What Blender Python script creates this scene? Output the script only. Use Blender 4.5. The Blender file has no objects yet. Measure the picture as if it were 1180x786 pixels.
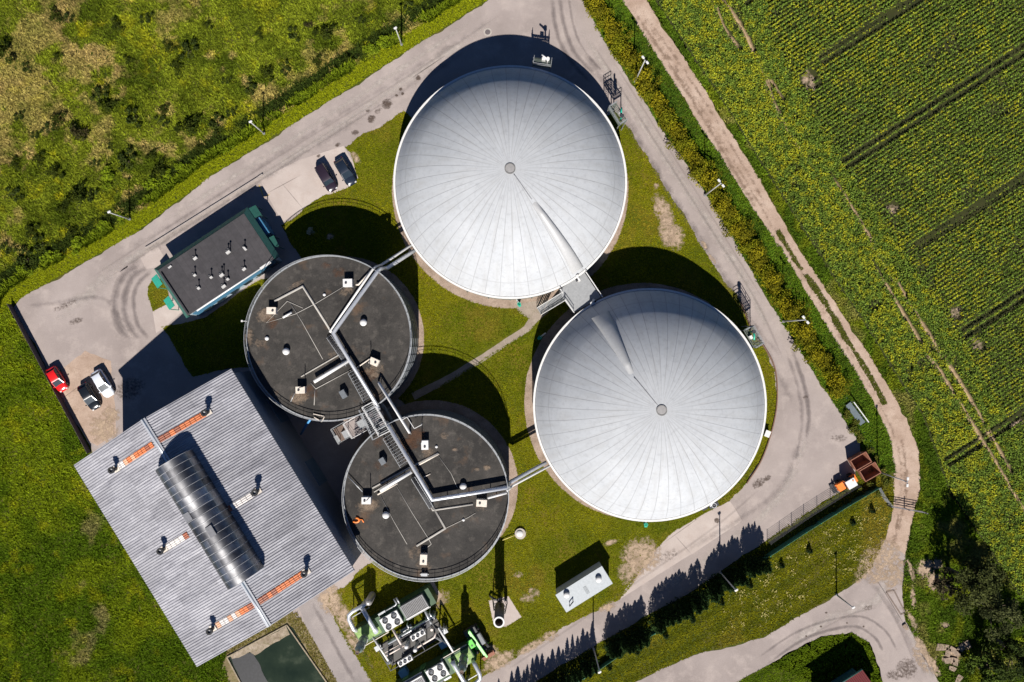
import bpy, bmesh, math, random
import numpy as np
from mathutils import Vector, Matrix

random.seed(7)
RNG = np.random.default_rng(11)
S, H = 0.134, 116.0          # metres per photo pixel on the ground, height of the drone
PI = math.pi
scene = bpy.context.scene
COL = scene.collection

def P(px, py, h=0.0):
    k = S * (1 - h / H)
    return Vector(((px - 590) * k, (393 - py) * k, h))
def XY(px, py): return ((px - 590) * S, (393 - py) * S)

# ------------------------------------------------------------------ materials
def new_mat(name):
    m = bpy.data.materials.new(name); m.use_nodes = True
    nt = m.node_tree
    return m, nt, nt.nodes['Principled BSDF']
def N(nt, t, **kw):
    n = nt.nodes.new(t)
    for k, v in kw.items():
        setattr(n, k, v)
    return n
def noise(nt, scale, detail=4, rough=0.6, vec=None):
    n = N(nt, 'ShaderNodeTexNoise'); n.inputs['Scale'].default_value = scale
    n.inputs['Detail'].default_value = detail; n.inputs['Roughness'].default_value = rough
    if vec is not None: nt.links.new(vec, n.inputs['Vector'])
    return n.outputs['Fac']
def ramp(nt, fac, stops):
    r = N(nt, 'ShaderNodeValToRGB')
    el = r.color_ramp.elements
    while len(el) < len(stops): el.new(0.5)
    for e, (p, c) in zip(el, stops):
        e.position = p; e.color = (*c, 1) if len(c) == 3 else c
    nt.links.new(fac, r.inputs[0]); return r.outputs[0]
def mixc(nt, a, b, fac, mode='MIX'):
    m = N(nt, 'ShaderNodeMix', data_type='RGBA', blend_type=mode)
    for sock, v in ((m.inputs[0], fac), (m.inputs[6], a), (m.inputs[7], b)):
        if hasattr(v, 'links') or hasattr(v, 'is_linked'): nt.links.new(v, sock)
        else: sock.default_value = v if not isinstance(v, tuple) else ((*v, 1) if len(v) == 3 else v)
    return m.outputs[2]
def math_(nt, op, a, b=None, c=None, clamp=False):
    m = N(nt, 'ShaderNodeMath', operation=op); m.use_clamp = clamp
    for i, v in enumerate((a, b, c)):
        if v is None: continue
        if hasattr(v, 'is_linked'): nt.links.new(v, m.inputs[i])
        else: m.inputs[i].default_value = v
    return m.outputs[0]
def objco(nt): return N(nt, 'ShaderNodeTexCoord').outputs['Object']
def bump(nt, b, h, strength=0.3, dist=0.02):
    n = N(nt, 'ShaderNodeBump'); n.inputs['Strength'].default_value = strength; n.inputs['Distance'].default_value = dist
    nt.links.new(h, n.inputs['Height']); nt.links.new(n.outputs[0], b.inputs['Normal'])

MATS = {}
def plain(name, col, rough=0.6, metal=0.0, var=0.12, scale=3.0, spec=0.5):
    """a painted / metal / concrete surface with a little weathering"""
    if name in MATS: return MATS[name]
    m, nt, b = new_mat(name)
    co = objco(nt)
    f = noise(nt, scale, 5, 0.65, co)
    lo = tuple(c * (1 - var * 1.6) for c in col); hi = tuple(min(1, c * (1 + var)) for c in col)
    nt.links.new(ramp(nt, f, [(0.3, lo), (0.7, hi)]), b.inputs['Base Color'])
    b.inputs['Roughness'].default_value = rough; b.inputs['Metallic'].default_value = metal
    b.inputs['Specular IOR Level'].default_value = spec
    MATS[name] = m; return m
def layered(name, cols, scales, rough=0.9, grain=0.25, grain_scale=9.0, bmp=0.3, stretch=None, spec=0.12):
    """ground surface: a coarse mix of colours, a second mix, and fine grain"""
    m, nt, b = new_mat(name)
    co = objco(nt)
    if stretch:
        mp = N(nt, 'ShaderNodeMapping'); mp.inputs['Rotation'].default_value = (0, 0, stretch[0]); mp.inputs['Scale'].default_value = (stretch[1], 1, 1)
        nt.links.new(co, mp.inputs[0]); sco = mp.outputs[0]
    else: sco = co
    f1 = noise(nt, scales[0], 6, 0.62, sco)
    c1 = ramp(nt, f1, [(0.33, cols[0]), (0.5, cols[1]), (0.68, cols[2])])
    f2 = noise(nt, scales[1], 5, 0.7, sco)
    c2 = mixc(nt, c1, cols[3], ramp(nt, f2, [(0.5, (0, 0, 0)), (0.72, (1, 1, 1))]))
    f3 = noise(nt, grain_scale, 3, 0.8, co)
    g = ramp(nt, f3, [(0.25, (1 - grain,) * 3), (0.75, (1 + grain,) * 3)])
    c3 = mixc(nt, c2, g, 1.0, 'MULTIPLY')
    nt.links.new(c3, b.inputs['Base Color'])
    b.inputs['Roughness'].default_value = rough; b.inputs['Specular IOR Level'].default_value = spec
    if bmp: bump(nt, b, f3, bmp, 0.05)
    MATS[name] = m; return m
def foliage(name, rough=0.75, trans=0.18):
    m, nt, b = new_mat(name)
    a = N(nt, 'ShaderNodeAttribute'); a.attribute_name = 'Col'
    nt.links.new(a.outputs['Color'], b.inputs['Base Color'])
    b.inputs['Roughness'].default_value = rough; b.inputs['Specular IOR Level'].default_value = 0.03
    if trans:
        t = N(nt, 'ShaderNodeBsdfTranslucent'); nt.links.new(a.outputs['Color'], t.inputs[0])
        mx = N(nt, 'ShaderNodeMixShader'); mx.inputs[0].default_value = trans
        nt.links.new(b.outputs[0], mx.inputs[1]); nt.links.new(t.outputs[0], mx.inputs[2])
        nt.links.new(mx.outputs[0], nt.nodes['Material Output'].inputs[0])
    MATS[name] = m; return m
def decal(name, col, scale=2.0, strength=1.0, rough=0.9, col2=None, brk=3.4):
    """a stain, worn patch or tyre mark: fades out along its edge, broken up by noise"""
    m, nt, b = new_mat(name)
    co = objco(nt)
    a = N(nt, 'ShaderNodeAttribute'); a.attribute_name = 'Col'
    f = noise(nt, scale, 6, 0.7, co)
    s = math_(nt, 'ADD', math_(nt, 'MULTIPLY', a.outputs['Fac'], 1.15), math_(nt, 'MULTIPLY', math_(nt, 'SUBTRACT', f, 0.53), brk))
    s = math_(nt, 'MULTIPLY', math_(nt, 'MULTIPLY', s, 1.0, clamp=True), strength, clamp=True)
    s = math_(nt, 'MULTIPLY', s, math_(nt, 'MULTIPLY', a.outputs['Fac'], 4.0, clamp=True))
    f2 = noise(nt, scale * 3, 4, 0.7, co)
    c2 = col2 or tuple(min(1, c * 1.3) for c in col)
    nt.links.new(ramp(nt, f2, [(0.3, tuple(c * 0.75 for c in col)), (0.7, c2)]), b.inputs['Base Color'])
    b.inputs['Roughness'].default_value = rough; b.inputs['Specular IOR Level'].default_value = 0.2
    t = N(nt, 'ShaderNodeBsdfTransparent'); mx = N(nt, 'ShaderNodeMixShader')
    nt.links.new(s, mx.inputs[0]); nt.links.new(t.outputs[0], mx.inputs[1]); nt.links.new(b.outputs[0], mx.inputs[2])
    nt.links.new(mx.outputs[0], nt.nodes['Material Output'].inputs[0])
    MATS[name] = m; return m

# ------------------------------------------------------------------ mesh helpers
class MB:
    def __init__(self): self.v = []; self.f = []; self.smooth = []
    def add(self, vs, fs, smooth=False):
        o = len(self.v); self.v += [tuple(v) for v in vs]
        self.f += [tuple(i + o for i in f) for f in fs]; self.smooth += [smooth] * len(fs)
        return self
    def box(self, c, s, rot=0.0, tilt=None):
        hx, hy, hz = s[0] / 2, s[1] / 2, s[2] / 2
        M = Matrix.Rotation(rot, 3, 'Z')
        if tilt is not None: M = M @ tilt
        vs = [Vector(c) + M @ Vector((x, y, z)) for z in (-hz, hz) for x, y in ((-hx, -hy), (hx, -hy), (hx, hy), (-hx, hy))]
        return self.add(vs, [(3, 2, 1, 0), (4, 5, 6, 7), (0, 1, 5, 4), (1, 2, 6, 5), (2, 3, 7, 6), (3, 0, 4, 7)])
    def beam(self, a, b, w, h, up=Vector((0, 0, 1))):
        a, b = Vector(a), Vector(b); d = (b - a)
        if d.length < 1e-6: return self
        d.normalize()
        s = d.cross(up)
        if s.length < 1e-4: s = d.cross(Vector((1, 0, 0)))
        s.normalize(); u = s.cross(d).normalized()
        vs = [p + s * sx * w / 2 + u * sy * h / 2 for p in (a, b) for sx, sy in ((-1, -1), (1, -1), (1, 1), (-1, 1))]
        return self.add(vs, [(3, 2, 1, 0), (4, 5, 6, 7), (0, 1, 5, 4), (1, 2, 6, 5), (2, 3, 7, 6), (3, 0, 4, 7)])
    def tube(self, pts, r, n=10, caps=True, radii=None):
        pts = [Vector(p) for p in pts]; rings = []
        for i, p in enumerate(pts):
            if i == 0: t = pts[1] - p
            elif i == len(pts) - 1: t = p - pts[-2]
            else: t = (pts[i + 1] - p).normalized() + (p - pts[i - 1]).normalized()
            t = t.normalized() if t.length > 1e-6 else Vector((0, 0, 1))
            ref = Vector((0, 0, 1)) if abs(t.z) < 0.95 else Vector((0, 1, 0))
            s = t.cross(ref).normalized(); u = s.cross(t).normalized()
            rr = radii[i] if radii else r
            if 0 < i < len(pts) - 1:
                c = abs((pts[i + 1] - p).normalized().dot(t)); rr = rr / max(c, 0.6) if c > 0 else rr
            rings.append([p + (s * math.cos(a) + u * math.sin(a)) * rr for a in (2 * PI * k / n for k in range(n))])
        vs = [v for r_ in rings for v in r_]; fs = []
        for i in range(len(rings) - 1):
            for k in range(n):
                fs.append((i * n + k, (i + 1) * n + k, (i + 1) * n + (k + 1) % n, i * n + (k + 1) % n))
        self.add(vs, fs, True)
        if caps:
            o = len(self.v) - len(vs)
            self.f += [tuple(o + k for k in range(n)), tuple(o + (len(rings) - 1) * n + k for k in reversed(range(n)))]
            self.smooth += [False, False]
        return self
    def cyl(self, c, r, h, n=20, r2=None, caps=True):
        c = Vector(c); r2 = r if r2 is None else r2
        vs = [c + Vector((math.cos(2 * PI * k / n) * q, math.sin(2 * PI * k / n) * q, z)) for q, z in ((r, 0), (r2, h)) for k in range(n)]
        self.add(vs, [(k, (k + 1) % n, n + (k + 1) % n, n + k) for k in range(n)], True)
        if caps:
            o = len(self.v) - 2 * n
            self.f += [tuple(o + k for k in reversed(range(n))), tuple(o + n + k for k in range(n))]; self.smooth += [False, False]
        return self
    def lathe(self, c, prof, n=32, smooth=True, close_top=True):
        c = Vector(c); vs = []; fs = []
        for r, z in prof:
            vs += [c + Vector((math.cos(2 * PI * k / n) * r, math.sin(2 * PI * k / n) * r, z)) for k in range(n)]
        for i in range(len(prof) - 1):
            for k in range(n): fs.append((i * n + k, i * n + (k + 1) % n, (i + 1) * n + (k + 1) % n, (i + 1) * n + k))
        self.add(vs, fs, smooth)
        return self
    def dome(self, c, r, h, n=16, rings=5):
        prof = [(r * math.cos(t), h * math.sin(t)) for t in (PI / 2 * i / rings for i in range(rings))] + [(0.002, h)]
        return self.lathe(c, prof, n)
    def prism(self, pts, z0, z1):
        n = len(pts)
        vs = [(p[0], p[1], z0) for p in pts] + [(p[0], p[1], z1) for p in pts]
        return self.add(vs, [tuple(reversed(range(n))), tuple(range(n, 2 * n))] + [(k, (k + 1) % n, n + (k + 1) % n, n + k) for k in range(n)])
    def ring(self, c, r0, r1, z0, z1, n=64, a0=0, a1=2 * PI):
        full = abs(a1 - a0 - 2 * PI) < 1e-6; m = n if full else n + 1
        c = Vector(c); vs = []
        for k in range(m):
            a = a0 + (a1 - a0) * k / n
            for r, z in ((r0, z0), (r1, z0), (r1, z1), (r0, z1)):
                vs.append(c + Vector((math.cos(a) * r, math.sin(a) * r, z)))
        fs = []
        for k in range(n):
            a, b = k * 4, ((k + 1) % m) * 4
            for j in range(4): fs.append((a + j, b + j, b + (j + 1) % 4, a + (j + 1) % 4)[::-1])
        return self.add(vs, fs)
    def build(self, name, mat, parent=None, bevel=0.0):
        me = bpy.data.meshes.new(name); me.from_pydata(self.v, [], self.f)
        me.polygons.foreach_set('use_smooth', self.smooth)
        bm = bmesh.new(); bm.from_mesh(me); bmesh.ops.recalc_face_normals(bm, faces=bm.faces)
        if bevel:
            bmesh.ops.bevel(bm, geom=[e for e in bm.edges if e.is_manifold and e.calc_face_angle(0) > 0.6], offset=bevel, segments=2, affect='EDGES', clamp_overlap=True)
        bm.to_mesh(me); bm.free(); me.update()
        me.materials.append(mat)
        o = bpy.data.objects.new(name, me); COL.objects.link(o)
        if parent: o.parent = parent
        return o
def tag(o, label=None, cat=None, group=None, kind=None):
    if label: o['label'] = label
    if cat: o['category'] = cat
    if group: o['group'] = group
    if kind: o['kind'] = kind
    return o
def thing(name, label, cat, loc=(0, 0, 0), rz=0.0, group=None):
    o = bpy.data.objects.new(name, None); COL.objects.link(o)
    o.location = loc; o.rotation_euler = (0, 0, rz); o.empty_display_size = 0.3
    return tag(o, label, cat, group)
def copy_tree(o, parent=None):
    c = o.copy(); COL.objects.link(c)
    if parent: c.parent = parent
    for ch in list(o.children): copy_tree(ch, c)
    return c
def dup(root, label, loc, rz=0.0, scale=1.0):
    c = copy_tree(root); c.location = loc; c.rotation_euler = (0, 0, rz)
    c.scale = (scale,) * 3 if not isinstance(scale, tuple) else scale
    c['label'] = label
    return c

def arr_mesh(name, V, nper, C, mat, parent=None, smooth=False):
    """mesh from arrays: V (faces*nper,3), C one colour per vertex"""
    nv = len(V); nf = nv // nper
    me = bpy.data.meshes.new(name)
    me.vertices.add(nv); me.vertices.foreach_set('co', np.ascontiguousarray(V, dtype=np.float32).ravel())
    me.loops.add(nv); me.loops.foreach_set('vertex_index', np.arange(nv, dtype=np.int32))
    me.polygons.add(nf); me.polygons.foreach_set('loop_start', np.arange(0, nv, nper, dtype=np.int32))
    me.update(calc_edges=True)
    at = me.attributes.new('Col', 'FLOAT_COLOR', 'POINT')
    c4 = np.ones((nv, 4), dtype=np.float32); c4[:, :3] = C; at.data.foreach_set('color', c4.ravel())
    me.materials.append(mat)
    o = bpy.data.objects.new(name, me); COL.objects.link(o)
    if parent: o.parent = parent
    return o

# ------------------------------------------------------------------ numeric helpers
_T = np.random.default_rng(5).random((256, 256))
def vnoise(x, y, scale, seed=0):
    x = x / scale + seed * 17.31 + 1000; y = y / scale + seed * 9.77 + 1000
    xi = np.floor(x).astype(int); yi = np.floor(y).astype(int); fx = x - xi; fy = y - yi
    fx = fx * fx * (3 - 2 * fx); fy = fy * fy * (3 - 2 * fy)
    g = lambda a, b: _T[a % 256, b % 256]
    return (g(xi, yi) * (1 - fx) + g(xi + 1, yi) * fx) * (1 - fy) + (g(xi, yi + 1) * (1 - fx) + g(xi + 1, yi + 1) * fx) * fy
def fnoise(x, y, scale, seed=0):
    return (vnoise(x, y, scale, seed) * 0.55 + vnoise(x, y, scale / 2.3, seed + 3) * 0.3 + vnoise(x, y, scale / 5, seed + 7) * 0.15)
def sstep(a, b, x):
    t = np.clip((x - a) / (b - a), 0, 1); return t * t * (3 - 2 * t)
def inside(x, y, poly):
    c = np.zeros(len(x), bool); n = len(poly)
    for i in range(n):
        x0, y0 = poly[i]; x1, y1 = poly[(i + 1) % n]
        if y0 == y1: continue
        m = ((y0 > y) != (y1 > y)) & (x < (x1 - x0) * (y - y0) / (y1 - y0) + x0)
        c ^= m
    return c
def seg_dist(x, y, line):
    d = np.full(len(x), 1e9)
    for (x0, y0), (x1, y1) in zip(line[:-1], line[1:]):
        dx, dy = x1 - x0, y1 - y0; L = dx * dx + dy * dy
        t = np.clip(((x - x0) * dx + (y - y0) * dy) / L, 0, 1)
        d = np.minimum(d, np.hypot(x - x0 - t * dx, y - y0 - t * dy))
    return d
def pxpoly(pts): return [XY(*p) for p in pts]
def rough(pts, amp=0.15, step=0.6, closed=True, seed=1):
    """an uneven outline: extra points along each edge, nudged by slow and fine noise"""
    out = []; n = len(pts); rr = random.Random(seed); s0 = 0.0
    ph = [rr.random() * 6.28 for _ in range(5)]; fr = (0.35, 0.8, 1.7, 3.4, 6.1); am = (.9, .6, .45, .3, .2)
    step = min(step, .45)
    for i in range(n if closed else n - 1):
        a = Vector(pts[i]); b = Vector(pts[(i + 1) % n]); L = (b - a).length; m = max(1, int(L / step))
        nn = Vector((-(b - a).y, (b - a).x)).normalized() if L > 0 else Vector((0, 0))
        for k in range(m):
            q = s0 + L * k / m; p = a.lerp(b, k / m); w = min(1, k / 2, (m - k) / 2) if m > 3 else 0
            out.append(tuple(p + nn * amp * w * (sum(c * math.sin(q * f + h) for c, f, h in zip(am, fr, ph)) + .3 * (rr.random() - .5))))
        s0 += L
    if not closed: out.append(tuple(pts[-1]))
    return out
def smooth_line(pts, n=8):
    """Catmull-Rom through the points"""
    P_ = [Vector(p) for p in pts]; P_ = [P_[0] * 2 - P_[1]] + P_ + [P_[-1] * 2 - P_[-2]]; out = []
    for i in range(1, len(P_) - 2):
        a, b, c, d = P_[i - 1:i + 3]
        for k in range(n):
            t = k / n
            out.append(0.5 * ((2 * b) + (c - a) * t + (2 * a - 5 * b + 4 * c - d) * t * t + (3 * b - a - 3 * c + d) * t ** 3))
    out.append(P_[-2]); return [tuple(p) for p in out]
def sheet(name, pts, z, mat, kind='structure', parent=None):
    bm = bmesh.new(); vs = [bm.verts.new((p[0], p[1], z)) for p in pts]
    f = bm.faces.new(vs); bmesh.ops.triangulate(bm, faces=[f])
    for f in bm.faces:
        if f.normal.z < 0: f.normal_flip()
    me = bpy.data.meshes.new(name); bm.to_mesh(me); bm.free(); me.materials.append(mat)
    o = bpy.data.objects.new(name, me); COL.objects.link(o)
    if kind: o['kind'] = kind
    if parent: o.parent = parent
    return o
def arcpx(cx, cy, r, a0, a1, n=24):
    return [(cx + r * math.cos(math.radians(a0 + (a1 - a0) * k / n)), cy - r * math.sin(math.radians(a0 + (a1 - a0) * k / n))) for k in range(n + 1)]
def strips(name, lines, z, mat):
    """soft edged bands along lines: (points in px, width m, alpha)"""
    V = []; C = []
    for li, (pts, w, al) in enumerate(lines):
        pts = [Vector(XY(*p)) for p in smooth_line(pts, 8)]; zz = z + 0.0008 * (li % 5)
        L = []
        for i, p in enumerate(pts):
            t = (pts[min(i + 1, len(pts) - 1)] - pts[max(i - 1, 0)]).normalized(); n_ = Vector((-t.y, t.x))
            e = min(1, i / 3, (len(pts) - 1 - i) / 3)
            L.append((p, n_, e))
        for (p, n0, e0), (q, n1, e1) in zip(L[:-1], L[1:]):
            for s0, s1, a0, a1 in ((-1, 0, 0, 1), (0, 1, 1, 0)):
                V += [(*(p + n0 * s0 * w), zz), (*(p + n0 * s1 * w), zz), (*(q + n1 * s1 * w), zz), (*(q + n1 * s0 * w), zz)]
                C += [a0 * al * e0, a1 * al * e0, a1 * al * e1, a0 * al * e1]
    C = np.array(C)[:, None].repeat(3, 1)
    o = arr_mesh(name, np.array(V), 4, C, mat); o['kind'] = 'structure'; return o
def blobs(name, items, z, mat):
    """soft edged patches: (px, py, rx m, ry m, angle, alpha)"""
    V = []; C = []
    for bi, (px, py, rx, ry, an, al) in enumerate(items):
        cx, cy = XY(px, py); n = 20; ca, sa = math.cos(an), math.sin(an); zz = z + 0.0006 * (bi % 7)
        ring = [[(cx + ca * q * rx * math.cos(t) - sa * q * ry * math.sin(t), cy + sa * q * rx * math.cos(t) + ca * q * ry * math.sin(t), zz) for t in (2 * PI * k / n for k in range(n))] for q in (0.03, 0.55, 1.0)]
        al_ = (al, al * 0.8, 0)
        for j in range(2):
            for k in range(n):
                k2 = (k + 1) % n
                V += [ring[j][k], ring[j + 1][k], ring[j + 1][k2], ring[j][k2]]; C += [al_[j], al_[j + 1], al_[j + 1], al_[j]]
    C = np.array(C)[:, None].repeat(3, 1)
    o = arr_mesh(name, np.array(V), 4, C, mat); o['kind'] = 'structure'; return o

# ------------------------------------------------------------------ vegetation generators
def pick(cols, w, jitter=0.18):
    """per-item colour: cols (k,3) blended by weights w (n,k), with brightness jitter"""
    w = w / w.sum(1, keepdims=True); c = w @ np.array(cols)
    return c * (1 + (RNG.random((len(c), 1)) - 0.5) * 2 * jitter)
def blades(x, y, z, length, width, col, nbl=3, up=(0.35, 0.8)):
    """flopped grass blades / weeds: one triangle each"""
    n = len(x); X = np.repeat(x, nbl); Y = np.repeat(y, nbl); Z = np.repeat(z, nbl) if np.ndim(z) else np.full(n * nbl, z)
    Ln = np.repeat(length, nbl) * (0.6 + 0.7 * RNG.random(n * nbl)); W = np.repeat(width, nbl)
    C = np.repeat(col, nbl, 0) * (0.8 + 0.4 * RNG.random((n * nbl, 1)))
    a = RNG.random(n * nbl) * 2 * PI; g = up[0] + (up[1] - up[0]) * RNG.random(n * nbl); f = np.sqrt(1 - g * g)
    ca, sa = np.cos(a), np.sin(a)
    V = np.zeros((n * nbl, 3, 3))
    V[:, 0] = np.stack([X - sa * W / 2, Y + ca * W / 2, Z], 1); V[:, 1] = np.stack([X + sa * W / 2, Y - ca * W / 2, Z], 1)
    V[:, 2] = np.stack([X + ca * Ln * f, Y + sa * Ln * f, Z + Ln * g], 1)
    return V.reshape(-1, 3), np.repeat(C, 3, 0)
def scatter_pts(poly, dens, excl=()):
    xs = [p[0] for p in poly]; ys = [p[1] for p in poly]
    n = int((max(xs) - min(xs)) * (max(ys) - min(ys)) * dens)
    x = RNG.uniform(min(xs), max(xs), n); y = RNG.uniform(min(ys), max(ys), n)
    m = inside(x, y, poly)
    for e in excl: m &= ~e(x, y)
    return x[m], y[m]
def leaf_cards(pos, size, col, flat=0.5):
    """small four-cornered leaves at pos, tilted at random (flat: how far they face up)"""
    n = len(pos)
    nrm = RNG.normal(size=(n, 3)); nrm /= np.linalg.norm(nrm, axis=1, keepdims=True)
    nrm[:, 2] = np.abs(nrm[:, 2]) + flat; nrm /= np.linalg.norm(nrm, axis=1, keepdims=True)
    t = np.cross(nrm, RNG.normal(size=(n, 3))); t /= np.linalg.norm(t, axis=1, keepdims=True); b = np.cross(nrm, t)
    s = np.asarray(size).reshape(-1, 1) * np.ones((n, 1)); l = 0.5 * s; w = 0.32 * s
    V = np.stack([pos - t * l, pos - b * w + t * l * 0.1, pos + t * l, pos + b * w + t * l * 0.1], 1)
    return V.reshape(-1, 3), np.repeat(col, 4, 0)
# ================================================================== THE GROUND
M_ground = layered('ground_soil', [(.030, .042, .005), (.052, .062, .007), (.095, .075, .022), (.04, .055, .005)], (0.12, 0.5), grain=0.35)
M_lawn = layered('lawn_turf', [(.050, .064, .003), (.085, .090, .004), (.115, .105, .006), (.15, .10, .016)], (0.25, 0.16), grain=0.45, grain_scale=5)
M_asph = layered('old_asphalt', [(.238, .200, .185), (.286, .242, .224), (.330, .281, .261), (.360, .305, .278)], (0.09, 0.3), grain=0.12, grain_scale=7, bmp=0.15)
M_asph2 = layered('grey_asphalt', [(.215, .188, .180), (.250, .218, .207), (.285, .248, .235), (.30, .262, .245)], (0.12, 0.4), grain=0.12, grain_scale=7, bmp=0.15)
M_track = layered('track_gravel', [(.300, .216, .165), (.360, .266, .208), (.425, .328, .262), (.27, .19, .14)], (0.25, 0.7), grain=0.22, grain_scale=6, bmp=0.5)
M_conc = layered('concrete_paving', [(.355, .300, .272), (.395, .336, .305), (.440, .380, .346), (.37, .305, .272)], (0.2, 0.6), grain=0.10, grain_scale=8, bmp=0.15)
M_gravel = layered('gravel_ring', [(.22, .165, .125), (.285, .215, .170), (.34, .265, .21), (.20, .15, .11)], (0.5, 1.2), grain=0.35, grain_scale=6, bmp=0.6)
M_pave = layered('path_paving', [(.22, .18, .145), (.27, .22, .18), (.31, .26, .21), (.2, .17, .12)], (0.5, 1.2), grain=0.2, grain_scale=8, bmp=0.3)
M_soil = layered('crop_soil', [(.022, .026, .008), (.030, .034, .010), (.040, .042, .012), (.035, .033, .014)], (0.3, 1.0), grain=0.4)

sheet('ground', [(-1500, -1500), (1500, -1500), (1500, 1500), (-1500, 1500)], 0.0, M_ground)

NWEDGE = [(16, 354), (23, 345), (90, 307), (155, 270), (200, 236), (249, 200), (300, 168), (430, 85), (563, 0), (640, -55)]
NEEDGE = [(655, -55), (672, 0), (694, 43), (717, 79), (740, 112), (768, 158), (786, 180), (820, 233), (863, 307), (903, 375), (927, 412), (952, 451), (991, 511)]
SEEDGE = [(991, 511), (986, 548), (971, 565), (925, 594), (882, 624), (790, 686), (688, 742), (600, 797), (560, 825)]
yard = NWEDGE[::-1] + [(60, 437), (106, 520), (200, 660), (300, 690), (500, 840)] + SEEDGE[::-1][0:-1] + NEEDGE[::-1]
NWN = [(p[0], p[1]) for p in NWEDGE]
def offs(pts, d):
    L = [Vector(XY(*p)) for p in pts]; out = []
    for i, p in enumerate(L):
        t = (L[min(i + 1, len(L) - 1)] - L[max(i - 1, 0)]).normalized(); out.append(tuple(p + Vector((-t.y, t.x)) * d))
    return out
sheet('weed_shade_strip', rough(offs(NWEDGE, 2.9) + offs(NWEDGE, 5.1)[::-1], .3, .5, seed=14), 0.004, layered('painted_shade_soil', [(.006, .009, .003), (.010, .014, .004), (.016, .020, .005), (.02, .024, .007)], (.4, 1.5), grain=.4, spec=0.0))  # the weed row's shade, painted as a near-black ground strip
sheet('yard_pavement', rough(pxpoly(yard), 0.14, 0.7, seed=3), 0.008, M_asph)
# lawn inside the yard
EASTK = [(760, 629), (775, 614), (811, 592), (840, 578), (860, 557), (877, 530), (889, 496), (895, 462), (893, 426), (881, 401), (868, 384), (853, 348), (814, 292), (776, 231), (746, 180), (719, 142), (708, 128)]
lawn_px = [(466, 128), (440, 146), (412, 158), (398, 170), (408, 190), (413, 206), (400, 217), (363, 231), (324, 260), (336, 282), (347, 297), (385, 380), (470, 470), (498, 560), (446, 640), (415, 657), (402, 672), (371, 689), (400, 740), (430, 792), (445, 815), (500, 815), (545, 790), (573, 770), (656, 720), (715, 690), (740, 655)] + EASTK + [(588, 219)]
LAWN = rough(pxpoly(lawn_px), 0.16, 0.6, seed=5)
sheet('lawn', LAWN, 0.012, M_lawn)
lawn_w = rough(pxpoly([(186, 376), (222, 434), (262, 424), (301, 424), (330, 440), (330, 380), (318, 318), (300, 322), (236, 366), (212, 372)]), 0.1, 0.6)
sheet('lawn', lawn_w, 0.012, M_lawn)
lawn_s = rough(pxpoly([(177, 320), (171, 330), (170, 340), (176, 359), (196, 348), (190, 322)]), 0.06, 0.5)
sheet('lawn', lawn_s, 0.012, M_lawn)
# gravel rings round the four tanks, foot path, concrete pads
TANKS = {'a': (588, 219, 127.5, 137), 'b': (741, 463, 127.5, 137.5), 'c': (394, 390, 88.5, 95), 'd': (498, 560, 88.5, 99)}
def ring_sheet(name, cx, cy, r0, r1, z, mat, a0=0, a1=360):
    mb = MB(); x, y = XY(cx, cy); n = 96; vs = []
    for k in range(n + 1):
        a = math.radians(a0 + (a1 - a0) * k / n); j = (random.random() - .5) * .12
        vs += [(x + math.cos(a) * r0 * S, y + math.sin(a) * r0 * S, z), (x + math.cos(a) * (r1 * S + j), y + math.sin(a) * (r1 * S + j), z)]
    mb.add(vs, [(2 * k, 2 * k + 1, 2 * k + 3, 2 * k + 2) for k in range(n)])
    o = mb.build(name, mat); o['kind'] = 'structure'; return o
ring_sheet('gravel_ring', *TANKS['a'][:2], 120, 136.5, 0.016, M_gravel, 170, 385)
ring_sheet('gravel_ring', *TANKS['b'][:2], 120, 137, 0.0165, M_gravel, 55, 290)
ring_sheet('lawn', *TANKS['a'][:2], 120, 140, 0.0135, M_lawn, 25, 172)
ring_sheet('gravel_ring', *TANKS['c'][:2], 82, 95, 0.0175, M_gravel)
ring_sheet('gravel_ring', *TANKS['d'][:2], 82, 99, 0.018, M_gravel)
sheet('footpath', rough(pxpoly([(612, 362), (620, 368), (612, 380), (560, 415), (520, 439), (478, 461), (474, 453), (520, 430), (556, 408), (604, 376)]), 0.03, 0.5), 0.020, M_pave)
sheet('footpath', rough(pxpoly([(592, 352), (630, 345), (632, 360), (618, 372), (600, 362)]), 0.05, 0.5), 0.0205, M_pave)
sheet('concrete_pad', rough(pxpoly([(752, 646), (760, 629), (775, 614), (811, 592), (841, 577), (855, 600), (800, 637), (757, 663), (715, 690), (722, 676)]), 0.04, 0.8), 0.0162, M_conc)
sheet('concrete_pad', pxpoly([(160, 293), (181, 282), (192, 301), (176, 309), (168, 310)]), 0.0162, M_conc)
sheet('concrete_pad', pxpoly([(176, 359), (201, 346), (213, 356), (190, 377), (180, 384)]), 0.0164, M_conc)
sheet('parking_pavement', rough(pxpoly([(300, 208), (345, 184), (396, 168), (409, 191), (413, 206), (400, 217), (363, 231), (326, 256), (312, 232)]), 0.04, 0.8), 0.0115, M_conc)
sheet('parking_pavement', rough(pxpoly([(56, 440), (98, 404), (128, 416), (134, 500), (112, 514), (100, 506)]), 0.1, 0.8), 0.0115, M_track)
# driveway south of the barn
sheet('driveway', rough(pxpoly([(340, 690), (369, 688), (400, 738), (432, 792), (445, 815), (405, 815), (352, 720)]), 0.05, 0.7), 0.022, M_asph2)
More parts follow.
